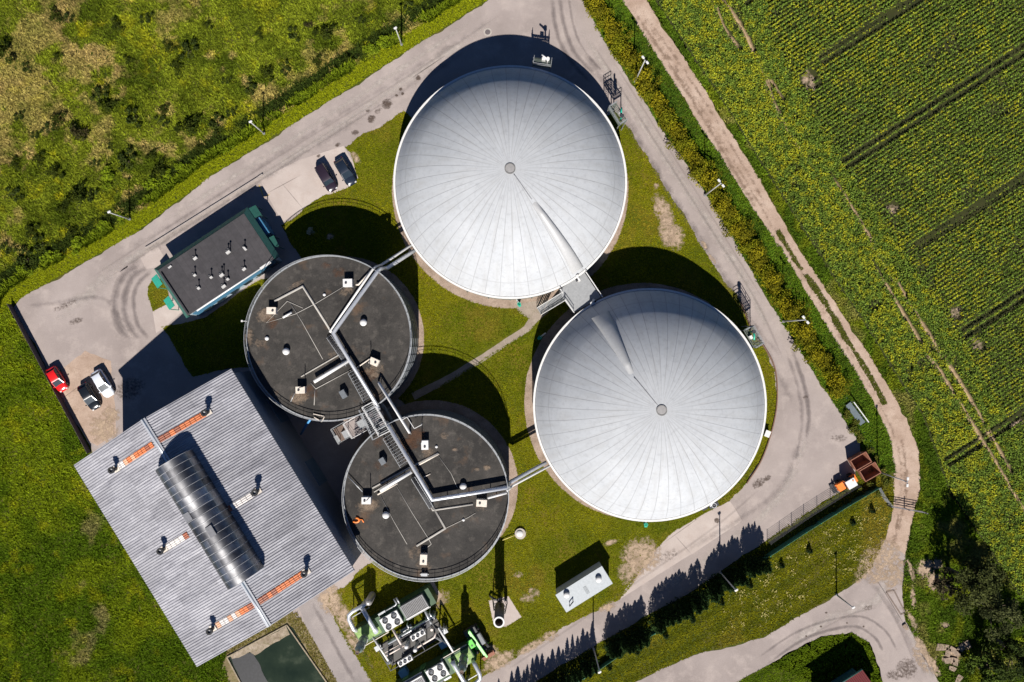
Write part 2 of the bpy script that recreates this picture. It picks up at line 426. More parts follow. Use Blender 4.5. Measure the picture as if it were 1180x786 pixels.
# dirt track along the field and the road it joins
TL = [(660, -70), (716, 0), (745, 46), (778, 99), (809, 150), (830, 180), (865, 238), (903, 292), (947, 368), (986, 429), (1008, 468), (1025, 504), (1031, 538), (1028, 590), (1020, 623), (1003, 657)]
TR = [(700, -70), (745, 0), (784, 61), (822, 120), (859, 180), (893, 238), (929, 300), (978, 372), (1022, 443), (1045, 482), (1059, 521), (1060, 560), (1054, 590), (1043, 640), (1040, 684), (1043, 715), (1082, 786), (1100, 820)]
RB = [(987, 671), (941, 699), (880, 735), (800, 755), (732, 786), (690, 815)]
RBL = [(790, 815), (840, 790), (880, 769), (918, 748), (946, 733), (982, 728.5), (1002, 740), (1010, 763), (1017, 786), (1024, 820)]
sheet('dirt_track', rough(pxpoly(TL[:-1] + [(1003, 650), (1042, 650)] + TR[:13][::-1]), 0.16, 0.6, seed=9), 0.0085, M_track)
sheet('access_road', rough(pxpoly([(1020, 623), (1003, 657)] + RB + RBL + TR[13:][::-1]), 0.12, 0.6, seed=10), 0.0125, M_asph)
# the grassy crown between the wheel ruts
MID = [(897, 268), (918, 303), (948, 345), (974, 389), (1001, 431), (1019, 464)]

# ---- stains, tyre marks, worn patches
M_tyre = decal('tyre_rubber', (.12, .10, .10), 0.5, 0.42, brk=2.2)
M_dirt = decal('spilled_soil', (.075, .052, .040), 2.5, 0.75)
M_sand = decal('bare_sand', (.345, .255, .180), 1.3, 0.95, brk=4.6)
M_dust = decal('pale_dust', (.43, .38, .345), 0.5, 0.6)
strips('tyre_marks', [
    ([(636, -5), (640, 30), (652, 62), (680, 96)], .5, .8), ([(645, -5), (650, 28), (662, 60), (690, 92)], .5, .9), ([(655, -5), (660, 26), (672, 56), (702, 92)], .35, .6),
    ([(660, 40), (720, 132), (756, 196), (800, 265), (845, 335), (880, 398), (915, 470)], .9, .5), ([(690, 95), (745, 180), (790, 250), (850, 345), (905, 420)], .7, .35),
    ([(163, 305), (143, 317), (132, 343), (135, 372), (150, 392)], .8, .9), ([(170, 308), (152, 320), (143, 345), (147, 372), (160, 392)], .7, .9), ([(176, 312), (160, 326), (154, 346), (158, 372), (172, 392)], .5, .8),
    ([(150, 392), (120, 345), (60, 350), (30, 352)], .6, .4), ([(137, 315), (170, 290), (250, 240), (330, 190), (440, 120), (560, 45)], .9, .35), ([(130, 296), (220, 246), (330, 172), (450, 96), (580, 15)], .8, .3),
    ([(913, 402), (927, 446), (932, 478), (928, 510)], .5, 1.0), ([(905, 400), (920, 450), (924, 490), (915, 540)], .5, .5), ([(925, 500), (900, 560), (850, 600), (780, 640)], .8, .4),
    ([(880, 768), (930, 735), (982, 722), (1008, 735), (1018, 752)], .35, .9), ([(870, 760), (925, 725), (985, 710), (1018, 725), (1035, 752)], .3, .7), ([(990, 660), (1020, 690), (1045, 735), (1070, 785)], .7, .4),
    ([(700, 740), (640, 772)], .6, .3), ([(382, 690), (412, 740), (440, 790)], .5, .5), ([(358, 690), (384, 740), (412, 792)], .5, .7), ([(1032, 690), (1060, 740), (1078, 786)], .5, .5)], 0.026, M_tyre)
strips('dirt_ruts', [([(725, -5), (790, 95), (848, 190), (884, 250), (950, 358), (1000, 440), (1033, 510), (1038, 560), (1030, 600)], .5, .25),
    ([(722, 0), (787, 98), (842, 190), (876, 248)], .55, .5), ([(735, 5), (799, 97), (856, 190), (886, 245)], .45, .35), ([(1038, 500), (1044, 545), (1040, 590), (1024, 640)], .5, .5), ([(1036, 592), (1032, 612)], .3, .9)], 0.0262, decal('rut_soil', (.20, .135, .095), 1.2, 0.8))
strips('dust_bands', [([(120, 318), (200, 268), (320, 192), (440, 112), (570, 25)], .9, .8), ([(180, 262), (300, 184), (430, 100), (560, 15)], .6, .7), ([(660, 20), (730, 130), (800, 235), (860, 330), (890, 390)], .7, .7), ([(710, 85), (760, 165), (830, 275), (880, 350)], .8, .6),
    ([(940, 480), (900, 570), (840, 625), (740, 695)], 1.0, .6), ([(900, 750), (960, 712), (1010, 690), (1025, 650)], 1.2, .8), ([(1030, 700), (1055, 740), (1075, 786)], .8, .6), ([(60, 370), (100, 340), (140, 300)], 1.6, .5)], 0.024, M_dust)
strips('worn_lines', [([(90, 330), (200, 258), (330, 175), (470, 88), (590, 8)], .3, .45), ([(110, 330), (215, 262), (345, 180), (480, 95)], .22, .4), ([(150, 300), (260, 228), (380, 152), (450, 108)], .25, .4), ([(680, 45), (740, 140), (810, 250), (870, 345), (905, 420)], .3, .6), ([(700, 60), (760, 155), (830, 265), (885, 355)], .25, .5), ([(880, 560), (820, 610), (720, 680), (640, 735), (580, 775)], .3, .5), ([(920, 740), (980, 708), (1015, 700)], .25, .5), ([(1010, 680), (1035, 720), (1058, 775)], .3, .6)], 0.0275, decal('wheel_polish', (.15, .125, .12), 0.3, 0.28, brk=.8))
strips('joint_lines', [([(760, 629), (812, 592)], .06, 1), ([(775, 614), (798, 640)], .06, .9), ([(470, 93), (515, 63)], .12, .9), ([(322, 208), (352, 244)], .06, .9), ([(302, 226), (350, 200)], .07, .9), ([(128, 416), (98, 440), (60, 468)], .08, .6), ([(940, 600), (900, 625), (840, 655), (770, 695)], .07, .7), ([(1003, 657), (1024, 690), (1043, 722)], .10, .8)], 0.0279, decal('crack_dark', (.09, .075, .07), .6, .55, brk=.6))
strips('painted_line', [([(298, 212), (301, 219), (304, 228)], .12, 1), ([(304, 228), (312, 223)], .10, .9)], 0.0283, decal('yellow_road_paint', (.62, .42, .08), 2.0, .9, brk=1.0))
blobs('soil_spills', [(446, 120, 1.0, .9, .4, 1), (428, 137, .8, .7, 1, .9), (409, 153, .7, .5, 0, .8), (389, 167, .6, .35, .6, .8), (482, 90, .5, .5, 0, 1), (462, 103, .35, .3, 0, 1), (464, 108, .3, .3, 0, 1), (457, 110, .3, .25, 0, 1), (424, 128, .4, .3, 0, .8), (367, 180, .5, .3, .5, .7), (436, 128, .8, .5, .5, .5),
    (88, 370, 1.4, .6, .3, .5), (75, 352, 2.5, .6, .4, .35), (874, 557, 1.4, .8, .6, .6), (884, 551, .8, .5, .6, .7), (1045, 770, 2, 2, 0, .6), (1030, 778, 1.5, 1, 0, .5), (967, 505, 1.6, .7, 0, .4), (860, 545, 2, .6, .6, .3), (826, 600, .5, .5, 0, .9), (928, 458, .5, .4, 0, .5), (770, 640, 2.4, 1.2, .4, .25), (150, 448, 3, 2, .5, .5), (1000, 700, 1.2, .6, .3, .3), (946, 722, .25, .2, 0, 1), (929, 733, .2, .2, 0, 1), (922, 706, .2, .2, 0, 1), (952, 706, .25, .2, 0, .9), (976, 718, .2, .2, 0, 1), (995, 722, .2, .2, 0, 1)], 0.030, M_dirt)
BARE = [(765, 245, 1.6, 3.6, .45, 1), (775, 272, 2.2, 2.6, .3, 1), (768, 265, 1.5, 3.0, .2, .9), (738, 640, 3.6, 3.4, .3, 1), (726, 655, 2.2, 3, -.4, .8), (704, 607 + 18, 1.5, .5, .3, .8), (380, 690, 2.2, 3.2, .5, 1), (395, 710, 1.6, 3.4, .5, .9), (408, 738, 1.2, 3, .5, .8), (575, 762, 3.6, 1.4, .5, 1), (566, 752, 1.4, 1.6, 0, 1), (612, 745, 3.4, .8, .5, .8), (634, 733, 1.5, 1.0, .3, .8), (700, 700, 2.0, .8, .5, .8), (615, 683, 1.2, 1.0, 0, .6), (607, 690, 1.8, .9, 0, .5), (812, 283, 1.2, .4, -.9, .7), (820, 298, 1.2, .4, -.9, .7), (380, 273, .9, .6, 0, .8), (410, 182, .7, 1.4, .5, .8), (120, 495, 2.6, 2.6, 0, .9), (128, 478, 1.6, 1.8, 0, .8), (600, 615, 1.2, 1.0, 0, .4), (756, 215, .6, .8, 0, .7), (598, 662, 1, .6, 0, .5), (505, 690, 2.2, 1.6, .4, .7)]
blobs('bare_soil', BARE, 0.034, M_sand)
blobs('bare_soil', [(1066, 655, 2.4, 1.8, .7, 1), (1076, 670, 1.6, 2.2, 0, 1), (1052, 690, .6, 2.6, .1, 1), (1062, 745, .9, 3, .55, .9), (1074, 765, 1, 3, .55, .9), (1088, 720, 1.2, .8, 0, .8), (1022, 640, 2.6, 3.4, .2, .8), (1031, 662, 2.0, 3.2, -.3, .7), (1012, 662, 2.4, 1.6, .5, .7), (1003, 645, 2.6, 2.0, .7, 1), (994, 660, 2.4, 1.2, .7, .9), (1066, 655, 2.2, 1.6, .7, 1), (1076, 670, 1.4, 2, 0, .8), (1080, 650, 1.2, 1.2, 0, .9), (1048, 655, .8, 2.4, .3, .8), (1052, 680, .6, 2.2, 0, .7), (1050, 715, .8, 2.6, .5, .7), (1078, 755, 1, 1.6, 0, .6), (1060, 760, .8, 3, .55, .7), (1110, 745, 1.4, 1.2, .5, .7), (1020, 575, .6, .6, 0, .4), (1095, 756, 2.2, 2.0, .5, .8), (930, 92, 1.0, 1.8, .2, .7), (936, 96, .6, 1.4, .1, .7), (1028, 241, 1.2, 1.0, 0, .5), (1101, 361, 1.0, 1.3, 0, .5), (1126, 397, 1, 1.5, .3, .45), (1172, 488, 1.6, .5, .4, .9), (30, 395, .0, .0, 0, .0)][:-1], 0.035, M_sand)

# ================================================================== GRASS, WEEDS, CROP
M_leafy = foliage('leafy_green')
def circ(cx, cy, r):
    X, Y = XY(cx, cy); R2 = (r * S) ** 2
    return lambda x, y: (x - X) ** 2 + (y - Y) ** 2 < R2
def near(line, d):
    L = pxpoly(line); return lambda x, y: seg_dist(x, y, L) < d
def barepatch(thr=0.55):
    def f(x, y):
        m = np.zeros(len(x), bool)
        for px, py, rx, ry, an, al in BARE:
            X, Y = XY(px, py); ca, sa = math.cos(an), math.sin(an); dx, dy = x - X, y - Y
            u = (dx * ca + dy * sa) / rx; v = (-dx * sa + dy * ca) / ry
            m |= (u * u + v * v) < 0.25 + 0.6 * RNG.random(len(x)) * al
        return m
    return f
def polyex(pts):
    pp = pxpoly(pts); return lambda x, y: inside(x, y, pp)
NWL = pxpoly(NWEDGE)
# --- rough meadow north-west of the road
mead = pxpoly([(-70, -70)] + [(640, -70)] + NWEDGE[::-1] + [(-70, 392)])
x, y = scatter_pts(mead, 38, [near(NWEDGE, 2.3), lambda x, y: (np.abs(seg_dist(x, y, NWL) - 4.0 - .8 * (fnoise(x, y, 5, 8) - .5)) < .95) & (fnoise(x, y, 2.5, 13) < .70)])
dr = seg_dist(x, y, NWL)
tan_ = fnoise(x, y, 16, 1) - .22 * sstep(14, 2, np.hypot(x + 76, y - 50) * .7) + 0.25 * sstep(62, 10, dr * 1.0 + (x + 80) * 0.05) * 0 + 0.30 * sstep(18, 48, dr + 6 * (fnoise(x, y, 9, 4) - .5) - 0.16 * (x + 30))
gr = fnoise(x, y, 6, 2); yel = fnoise(x, y, 3.2, 5); dk = fnoise(x, y, 2.4, 9)
fine = fnoise(x, y, 1.1, 14)
mid = fnoise(x, y, 4.5, 16)
w = np.stack([sstep(.54, .74, tan_ + .40 * (fine - .5) + .75 * (mid - .5)) * 1.7, sstep(.35, .6, gr) * .8 + .1, sstep(.46, .64, dk * .65 + fnoise(x, y, 7, 18) * .35) * 1.5 + .1, sstep(.54, .68, yel * .6 + fine * .4) * .75], 1)
col = pick([(.40, .29, .105), (.19, .225, .015), (.062, .088, .006), (.34, .315, .010)], w, .6)
clump = sstep(.40, .70, vnoise(x, y, 1.3, 15)); sz = .20 + .20 * RNG.random(len(x)) + .34 * clump * RNG.random(len(x))
V, C = blades(x, y, 0.0, sz, .09 + sz * .2, col, 4, (.25, .9))
tag(arr_mesh('meadow_grass', V, 3, C, M_leafy), kind='stuff', label='rough tan and green meadow grass across the road')
# --- verge and tall weeds along the road
x, y = scatter_pts(mead, 60, [lambda x, y: seg_dist(x, y, NWL) > 2.6, near(NWEDGE, .12)])
col = pick([(.25, .27, .006), (.17, .20, .006), (.11, .14, .006)], np.stack([RNG.random(len(x)) + .3, RNG.random(len(x)), RNG.random(len(x)) * .7], 1), .25)
sz = .18 + .15 * RNG.random(len(x)); V1, C1 = blades(x, y, 0.0, sz, sz * .5, col, 3, (.2, .7))
x, y = scatter_pts(mead, 48, [lambda x, y: (np.abs(seg_dist(x, y, NWL) - 2.6 - .5 * (fnoise(x, y, 5, 8) - .5)) > .5) | (fnoise(x, y, 3, 12) < .40)])
col = pick([(.20, .25, .010), (.11, .16, .008), (.06, .09, .006)], np.stack([RNG.random(len(x)), RNG.random(len(x)), RNG.random(len(x))], 1), .25)
sz = .45 + .65 * RNG.random(len(x)) * (.6 + .8 * fnoise(x, y, 2.5, 17)); V2, C2 = blades(x, y, 0.0, sz, sz * .28, col, 4, (.6, .95))
x, y = scatter_pts(mead, 26, [lambda x, y: np.abs(seg_dist(x, y, NWL) - 4.0) > 1.2])
col = pick([(.020, .034, .006), (.034, .052, .008), (.07, .09, .010)], np.stack([RNG.random(len(x)), RNG.random(len(x)) * .7, RNG.random(len(x)) ** 4], 1), .35)  # near-black blades deepen the painted shade strip
sz = .25 + .4 * RNG.random(len(x)); V3, C3 = blades(x, y, 0.0, sz, .07 + sz * .2, col, 3, (.3, .9))
V2 = np.vstack([V2, V3]); C2 = np.vstack([C2, C3])
tag(arr_mesh('verge_grass', np.vstack([V1, V2]), 3, np.vstack([C1, C2]), M_leafy), kind='stuff', label='bright green verge of tall weeds beside the road')
# --- south-west meadow, saturated green
swm = pxpoly([(-70, 392), (8, 352), (58, 443), (104, 526), (137, 521), (265, 731), (258, 765), (285, 850), (-70, 850)])
x, y = scatter_pts(swm, 42)
g1 = fnoise(x, y, 7, 21); g2 = fnoise(x, y, 2.2, 22); tn = fnoise(x, y, 8, 23)
g1 = g1 - .10 * sstep(-20, -45, y) + .12 * sstep(-4, 6, y)
w = np.stack([sstep(.38, .62, g1) + .1, sstep(.60, .38, g1) * 1.3 + .2, sstep(.72, .86, tn + .3 * (g2 - .5)) * 1.4, sstep(.6, .8, g2) * 1.2], 1)
col = pick([(.165, .21, .007), (.070, .120, .005), (.36, .26, .13), (.31, .30, .008)], w, .5)
sz = .18 + .20 * RNG.random(len(x)) + .3 * sstep(.42, .7, vnoise(x, y, 1.2, 25)) * RNG.random(len(x)); V, C = blades(x, y, 0.0, sz, .08 + sz * .2, col, 4, (.25, .9))
tag(arr_mesh('meadow_grass', V, 3, C, M_leafy), kind='stuff', label='lush green meadow grass beside the barn')
# --- mown lawn between the tanks
allx = [circ(588, 219, 136), circ(741, 463, 137), circ(394, 390, 95), circ(498, 560, 99), near([(616, 368), (606, 378), (476, 458)], .62), barepatch(), near([(612, 358)], .1) if False else polyex([(590, 350), (632, 344), (633, 362), (616, 372)]), polyex([(405, 670), (500, 672), (560, 800), (450, 800)]) if False else (lambda x, y: np.zeros(len(x), bool)), polyex([(563, 692), (586, 687), (601, 711), (582, 723), (568, 716)]), polyex([(488, 676), (500, 669), (509, 688), (498, 696)]), polyex([(752, 646), (760, 629), (775, 614), (811, 592), (841, 577), (855, 600), (715, 690)])]
VV = []; CC = []
for poly in (LAWN, lawn_w, lawn_s):
    x, y = scatter_pts(poly, 48, allx)
    a = fnoise(x, y, 9, 31); b = fnoise(x, y, 2.5, 32); c = fnoise(x, y, 5, 33)
    w = np.stack([sstep(.3, .6, a) + .15, sstep(.65, .4, a) + .1, sstep(.58, .8, b) * .8, sstep(.62, .8, c) * 1.1], 1)
    col = pick([(.178, .172, .005), (.098, .124, .004), (.225, .22, .005), (.25, .168, .024)], w, .38)
    sz = .11 + .11 * RNG.random(len(x)); V, C = blades(x, y, 0.012, sz, sz * .6, col, 3, (.2, .7)); VV.append(V); CC.append(C)
tag(arr_mesh('lawn_grass', np.vstack(VV), 3, np.vstack(CC), M_leafy), kind='stuff', label='short yellowish mown lawn between the tanks')
# --- ditch and grass between hedge and track
dit = pxpoly(NEEDGE + [(1000, 535), (1000, 545), (1031, 545)] + TL[:13][::-1])
x, y = scatter_pts(dit, 55)
a = fnoise(x, y, 4, 41)
col = pick([(.085, .155, .010), (.042, .085, .008), (.17, .20, .010)], np.stack([sstep(.35, .6, a) + .1, sstep(.6, .4, a) + .1, RNG.random(len(x)) ** 4], 1), .25)
sz = .22 + .25 * RNG.random(len(x)); V1, C1 = blades(x, y, 0.0, sz, sz * .4, col, 3, (.3, .85))
x, y = scatter_pts(pxpoly([(880, 250), (915, 262), (1040, 470), (1000, 490)]), 110, [lambda x, y: (seg_dist(x, y, pxpoly(MID)) > .34 + .5 * (fnoise(x, y, 2, 44) - .5)) | (fnoise(x, y, 3, 45) < .26)])
col = pick([(.105, .11, .016), (.06, .075, .012)], RNG.random((len(x), 2)) + .1, .25); sz = .12 + .14 * RNG.random(len(x)); V2, C2 = blades(x, y, 0.0085, sz, sz * .5, col, 4, (.2, .7))
tag(arr_mesh('ditch_grass', np.vstack([V1, V2]), 3, np.vstack([C1, C2]), M_leafy), kind='stuff', label='deep green ditch grass between hedge and dirt track')
# --- strip between track and crop
FE = [(700, -70), (752, -2), (792, 58), (833, 120), (874, 186), (912, 246), (950, 306), (1000, 382), (1036, 440), (1063, 482), (1080, 530), (1092, 566), (1130, 622), (1182, 700), (1250, 800)]
est = pxpoly(TR[:13] + [(1046, 625), (1043, 640), (1040, 684), (1043, 715), (1082, 786), (1100, 820), (1260, 850)] + FE[::-1])
BARE2 = [(1066, 655, 2.4, 1.8, .7, 1), (1076, 670, 1.6, 2.2, 0, 1), (1080, 650, 1.4, 1.4, 0, 1), (1050, 660, .7, 2.8, .3, 1), (1052, 690, .6, 2.6, .1, 1), (1052, 716, .8, 2.8, .5, 1), (1062, 745, .9, 3, .55, 1), (1074, 765, 1, 3, .55, 1), (1097, 756, 2.4, 2.2, .5, 1), (1112, 744, 1.6, 1.3, .5, 1), (1088, 720, 1.2, .8, 0, .8), (1070, 705, .8, 1.0, 0, .7)]
BARE_, BARE = BARE, BARE2
x, y = scatter_pts(est, 46, [near(TR, .1), barepatch()]); BARE = BARE_
a = fnoise(x, y, 4, 51); b = fnoise(x, y, 3, 52)
col = pick([(.10, .155, .009), (.050, .088, .007), (.24, .25, .012), (.34, .26, .09)], np.stack([sstep(.35, .6, a) + .15, sstep(.6, .4, a) + .15, sstep(.55, .75, b) * 1.3, sstep(.62, .8, a) * 1.2], 1), .45)
sz = .25 + .3 * RNG.random(len(x)); V, C = blades(x, y, 0.0, sz, sz * .4, col, 4, (.3, .85))
tag(arr_mesh('verge_grass', V, 3, C, M_leafy), kind='stuff', label='dark green grass strip between dirt track and crop')
# --- mown strip with pale flowers south-east of the yard
sem = pxpoly([(1000, 548), (1031, 548), (1028, 590), (1020, 623), (1003, 655)] + RB + [(560, 826)] + SEEDGE[::-1][1:-1])
isl = pxpoly(RBL + [(1010, 840), (790, 840)])
VV = []; CC = []
for poly, kk in ((sem, 0), (isl, 1)):
    x, y = scatter_pts(poly, 48, [near(RB, .12), near(RBL, .1), near([(1028, 590), (1020, 623), (1003, 657)], .1)])
    a = fnoise(x, y, 7, 61); s_ = 0.5 + 0.5 * np.sin((x * .53 + y * -.85) * 2.6 + 3 * fnoise(x, y, 8, 63)); b = fnoise(x, y, 5, 64)
    w = np.stack([s_ * .7 + .2, (1 - s_) * .7 + .1, sstep(.55, .75, a) * 1.1 * (1 - kk)], 1)
    col = pick([(.165, .16, .006), (.080, .092, .004), (.26, .185, .025)] if not kk else [(.11, .16, .006), (.06, .10, .004), (.19, .19, .012)], w, .35)
    sz = .14 + .16 * RNG.random(len(x)); V, C = blades(x, y, 0.0, sz, sz * .5, col, 3, (.2, .75)); VV.append(V); CC.append(C)
tag(arr_mesh('roadside_grass', np.vstack(VV), 3, np.vstack(CC), M_leafy), kind='stuff', label='yellow green roadside grass by the access road')
flw = pxpoly([(1000, 580), (1022, 590), (1008, 625), (985, 655), (930, 690), (860, 728), (830, 735), (835, 690), (900, 640), (950, 612)])
x, y = scatter_pts(flw, 1.15, [lambda x, y: fnoise(x, y, 6, 71) < .40])
pos = []; cc = []
for xx, yy in zip(x, y):
    n = random.randint(1, 7); q = RNG.normal(size=(n, 3)) * (.17, .17, .02) + (xx, yy, .2); pos.append(q)
    cc.append(np.array([(.52, .44, .17)] * n) * RNG.uniform(.7, 1.1, (n, 1)))
V, C = leaf_cards(np.vstack(pos), .12 + .08 * RNG.random(sum(len(q) for q in pos)), np.vstack(cc), 2.0)
tag(arr_mesh('pale_wildflowers', V, 4, C, M_leafy), kind='stuff', label='scattered pale flower clusters in the roadside grass')

# --- oilseed crop
field = pxpoly(FE + [(1260, 800), (1260, -70)])
sheet('crop_soil', rough(field, .1, .8), 0.004, M_soil)
TRAM = []
dirv = (0.842, 0.540)
for (tx, ty) in ((946, 71), (972, 190), (1055, 284), (1109, 384), (1090, 532), (857, 2)):
    for off in (-0.52, 0.52):
        X, Y = XY(tx, ty); X += -dirv[1] * off; Y += dirv[0] * off
        TRAM.append([(X, Y), (X + dirv[0] * 60, Y + dirv[1] * 60)])
BARELINE = [[(818, -10), (834, 33), (852, 57)], [(829, -5), (855, 33), (876, 76), (902, 115)], [(880, 86), (895, 127), (941, 200)], [(956, 200), (987, 249), (1020, 305), (1065, 378), (1112, 451), (1171, 555)], [(1004, 300), (1050, 378), (1090, 440), (1126, 499), (1171, 574), (1185, 598)]]
BARELINE = [pxpoly(l) for l in BARELINE]
HEAD = pxpoly([(850, -70), (876, 50), (941, 165), (990, 240), (1050, 330), (1100, 410), (1160, 510), (1240, 640)])
def headland(x, y):
    # signed side of the line between the headland and the drilled rows
    d = np.full(len(x), -1e9); best = np.full(len(x), 1e9)
    for (x0, y0), (x1, y1) in zip(HEAD[:-1], HEAD[1:]):
        dx, dy = x1 - x0, y1 - y0; L2 = dx * dx + dy * dy; t = np.clip(((x - x0) * dx + (y - y0) * dy) / L2, 0, 1)
        q = np.hypot(x - x0 - t * dx, y - y0 - t * dy); sgn = np.sign(dx * (y - y0) - dy * (x - x0)); m = q < best
        best = np.where(m, q, best); d = np.where(m, q * sgn, d)
    return d            # > 0 : in the rows (to the right / up)
x, y = scatter_pts(field, 135)
hd = headland(x, y)
perp = -x * dirv[1] + y * dirv[0]
rows = 0.5 + 0.5 * np.cos(2 * PI * (perp + .10 * (vnoise(x, y, 2.5, 91) - .5)) / 0.60)
inrow = sstep(.5, 2.5, hd)
keep = RNG.random(len(x)) < (1 - inrow) * .62 + inrow * (0.03 + .97 * rows ** 2.4)
for t in TRAM:
    d = seg_dist(x, y, t); keep &= d > .30 + .10 * vnoise(x, y, 1.5, 99)
for l in BARELINE: keep &= (seg_dist(x, y, l) > .05 + .42 * vnoise(x, y, 1.6, 97)) | (vnoise(x, y, 4, 98) < .34)
gap = fnoise(x, y, 3.0, 95); keep &= ~((gap < .27) & (RNG.random(len(x)) < .7))
keep &= seg_dist(x, y, pxpoly(FE)) > .25
for px, py, r in ((931, 92, 1.5), (938, 96, 1.0), (1028, 241, 1.1), (1101, 361, 1.1), (1126, 397, 1.2)): keep &= ~(circ(px, py, r / S)(x, y) & (vnoise(x, y, .8, 96) > .38))
x, y, hd, inrow = x[keep], y[keep], hd[keep], inrow[keep]
z = .22 + .5 * RNG.random(len(x)) ** .7 * (.75 + .5 * fnoise(x, y, 4, 92))
yy = .455 + (fnoise(x, y, 13, 93) - .5) * .16 + (fnoise(x, y, 2.0, 94) - .5) * .20 + (vnoise(x, y, .6, 90) - .5) * .36 + (1 - inrow) * .03 - .10 * sstep(2.2, 0, np.abs(hd)) - .06 * sstep(10, 45, hd)
hi = sstep(.45, .85, z)
w = np.stack([.5 + 0 * x, sstep(.6, .35, yy) + .1, hi * sstep(.38, .64, yy) * 1.2], 1)
col = pick([(.185, .232, .024), (.072, .128, .022), (.34, .32, .014)], w, .6)
V1, C1 = leaf_cards(np.stack([x, y, z], 1), .20 + .13 * RNG.random(len(x)), col, .8)
m = RNG.random(len(x)) < np.clip((yy - .435) * 1.1, 0.015, .13)
n = int(m.sum()); q = np.stack([x[m] + RNG.normal(size=n) * .06, y[m] + RNG.normal(size=n) * .06, z[m] + .10 + .15 * RNG.random(n)], 1)
V2, C2 = leaf_cards(q, .11 + .08 * RNG.random(n), np.array([(.44, .36, .010)]) * RNG.uniform(.6, 1.15, (n, 1)), 1.2)
strips('bare_wheelings', [([((p[0] / S) + 590, 393 - p[1] / S) for p in l], .55, 1.0) for l in BARELINE], 0.006, decal('wheeling_soil', (.34, .24, .14), 1.0, 1.0, brk=2.0))
tag(arr_mesh('oilseed_crop', np.vstack([V1, V2]), 4, np.vstack([C1, C2]), M_leafy), kind='stuff', label='green and yellow flowering crop drilled in rows')

# ================================================================== SHRUBS, HEDGE, TREES
def shrub_mesh(n, r, h, cols, size, flat=.5, lumps=7, base=.12):
    cen = RNG.normal(size=(lumps, 3)) * (r * .42, r * .42, h * .16) + (0, 0, h * .52); rad = r * RNG.uniform(.38, .62, lumps)
    k = RNG.integers(0, lumps, n); d = RNG.normal(size=(n, 3)); d /= np.linalg.norm(d, axis=1, keepdims=True); d[:, 2] *= h / (2 * r) * 1.1
    p = cen[k] + d * rad[k][:, None] * (RNG.random((n, 1)) ** .35); p[:, 2] = np.clip(p[:, 2], base * RNG.random(n), h * 1.1)
    tone = RNG.random((lumps, len(cols)))[k] + RNG.random((n, len(cols))) * .6
    return leaf_cards(p, size * RNG.uniform(.7, 1.3, n), pick(cols, tone ** 2 + .02, .3), flat)
def stem_mb(h, r, lean=.1, n=3):
    mb = MB()
    for k in range(n):
        a = 2 * PI * k / n + .4
        mb.tube([(0, 0, -.05), (math.cos(a) * lean * .5, math.sin(a) * lean * .5, h * .5), (math.cos(a) * lean * 1.6, math.sin(a) * lean * 1.6, h)], r, 6, radii=[r, r * .8, r * .4])
    return mb
M_bark = plain('bark', (.11, .08, .055), .9, var=.3, scale=6)
def plant(name, label, cat, loc, crown, stem, group=None, rz=0.0, crown_name='crown', stem_name='trunk'):
    t = thing(name, label, cat, loc, rz, group)
    arr_mesh(crown_name, crown[0], 4, crown[1], M_leafy, t); stem.build(stem_name, M_bark, t); return t
ORD = ['first', 'second', 'third', 'fourth', 'fifth', 'sixth', 'seventh', 'eighth', 'ninth', 'tenth', 'eleventh', 'twelfth', 'thirteenth', 'fourteenth', 'fifteenth', 'sixteenth', 'seventeenth', 'eighteenth', 'nineteenth', 'twentieth', 'twenty-first', 'twenty-second', 'twenty-third', 'twenty-fourth', 'twenty-fifth', 'twenty-sixth', 'twenty-seventh', 'twenty-eighth', 'twenty-ninth', 'thirtieth', 'thirty-first', 'thirty-second', 'thirty-third', 'thirty-fourth', 'thirty-fifth', 'thirty-sixth', 'thirty-seventh', 'thirty-eighth', 'thirty-ninth', 'fortieth', 'forty-first', 'forty-second', 'forty-third', 'forty-fourth', 'forty-fifth', 'forty-sixth', 'forty-seventh', 'forty-eighth', 'forty-ninth', 'fiftieth', 'fifty-first', 'fifty-second', 'fifty-third', 'fifty-fourth', 'fifty-fifth', 'fifty-sixth', 'fifty-seventh', 'fifty-eighth', 'fifty-ninth', 'sixtieth', 'sixty-first', 'sixty-second', 'sixty-third', 'sixty-fourth', 'sixty-fifth', 'sixty-sixth', 'sixty-seventh', 'sixty-eighth', 'sixty-ninth', 'seventieth']
# dark shrubs standing in the rough meadow (px, py, radius m)
SHR = [(67, 21, .9), (78, 24, .8), (137, 31, .8), (220, 61, 1.2), (206, 78, .9), (288, 100, .9), (67, 67, .6), (117, 112, 1.1), (127, 123, 1.0), (159, 137, 1.2), (190, 129, .7), (186, 141, .8), (221, 147, 1.4), (253, 146, 1.1), (69, 141, 1.0), (57, 150, .8), (93, 155, 1.3), (43, 154, .6), (48, 185, .8), (149, 188, 1.3), (177, 179, .7), (24, 132, .7), (197, 56, .8), (34, 79, .7), (5, 62, 1.5), (170, 20, .8), (377, 39, 1.2), (342, 41, .9), (367, 73, .7), (329, 79, .8), (309, 86, .9), (469, 5, .8), (65, 200, 1.0), (17, 225, 1.0), (92, 226, 1.4), (105, 223, 1.0), (38, 267, .9), (52, 282, 1.1), (84, 268, .8), (34, 300, 1.2), (186, 196, 1.1), (356, 30, .6), (300, 40, .6), (262, 92, .6), (230, 170, .6), (320, 118, .6), (400, 70, .7), (268, 128, .7), (150, 70, .6), (110, 190, .6), (20, 190, .7), (130, 170, .5), (240, 30, .6), (415, 25, .6), (75, 240, .7), (14, 285, .9)]
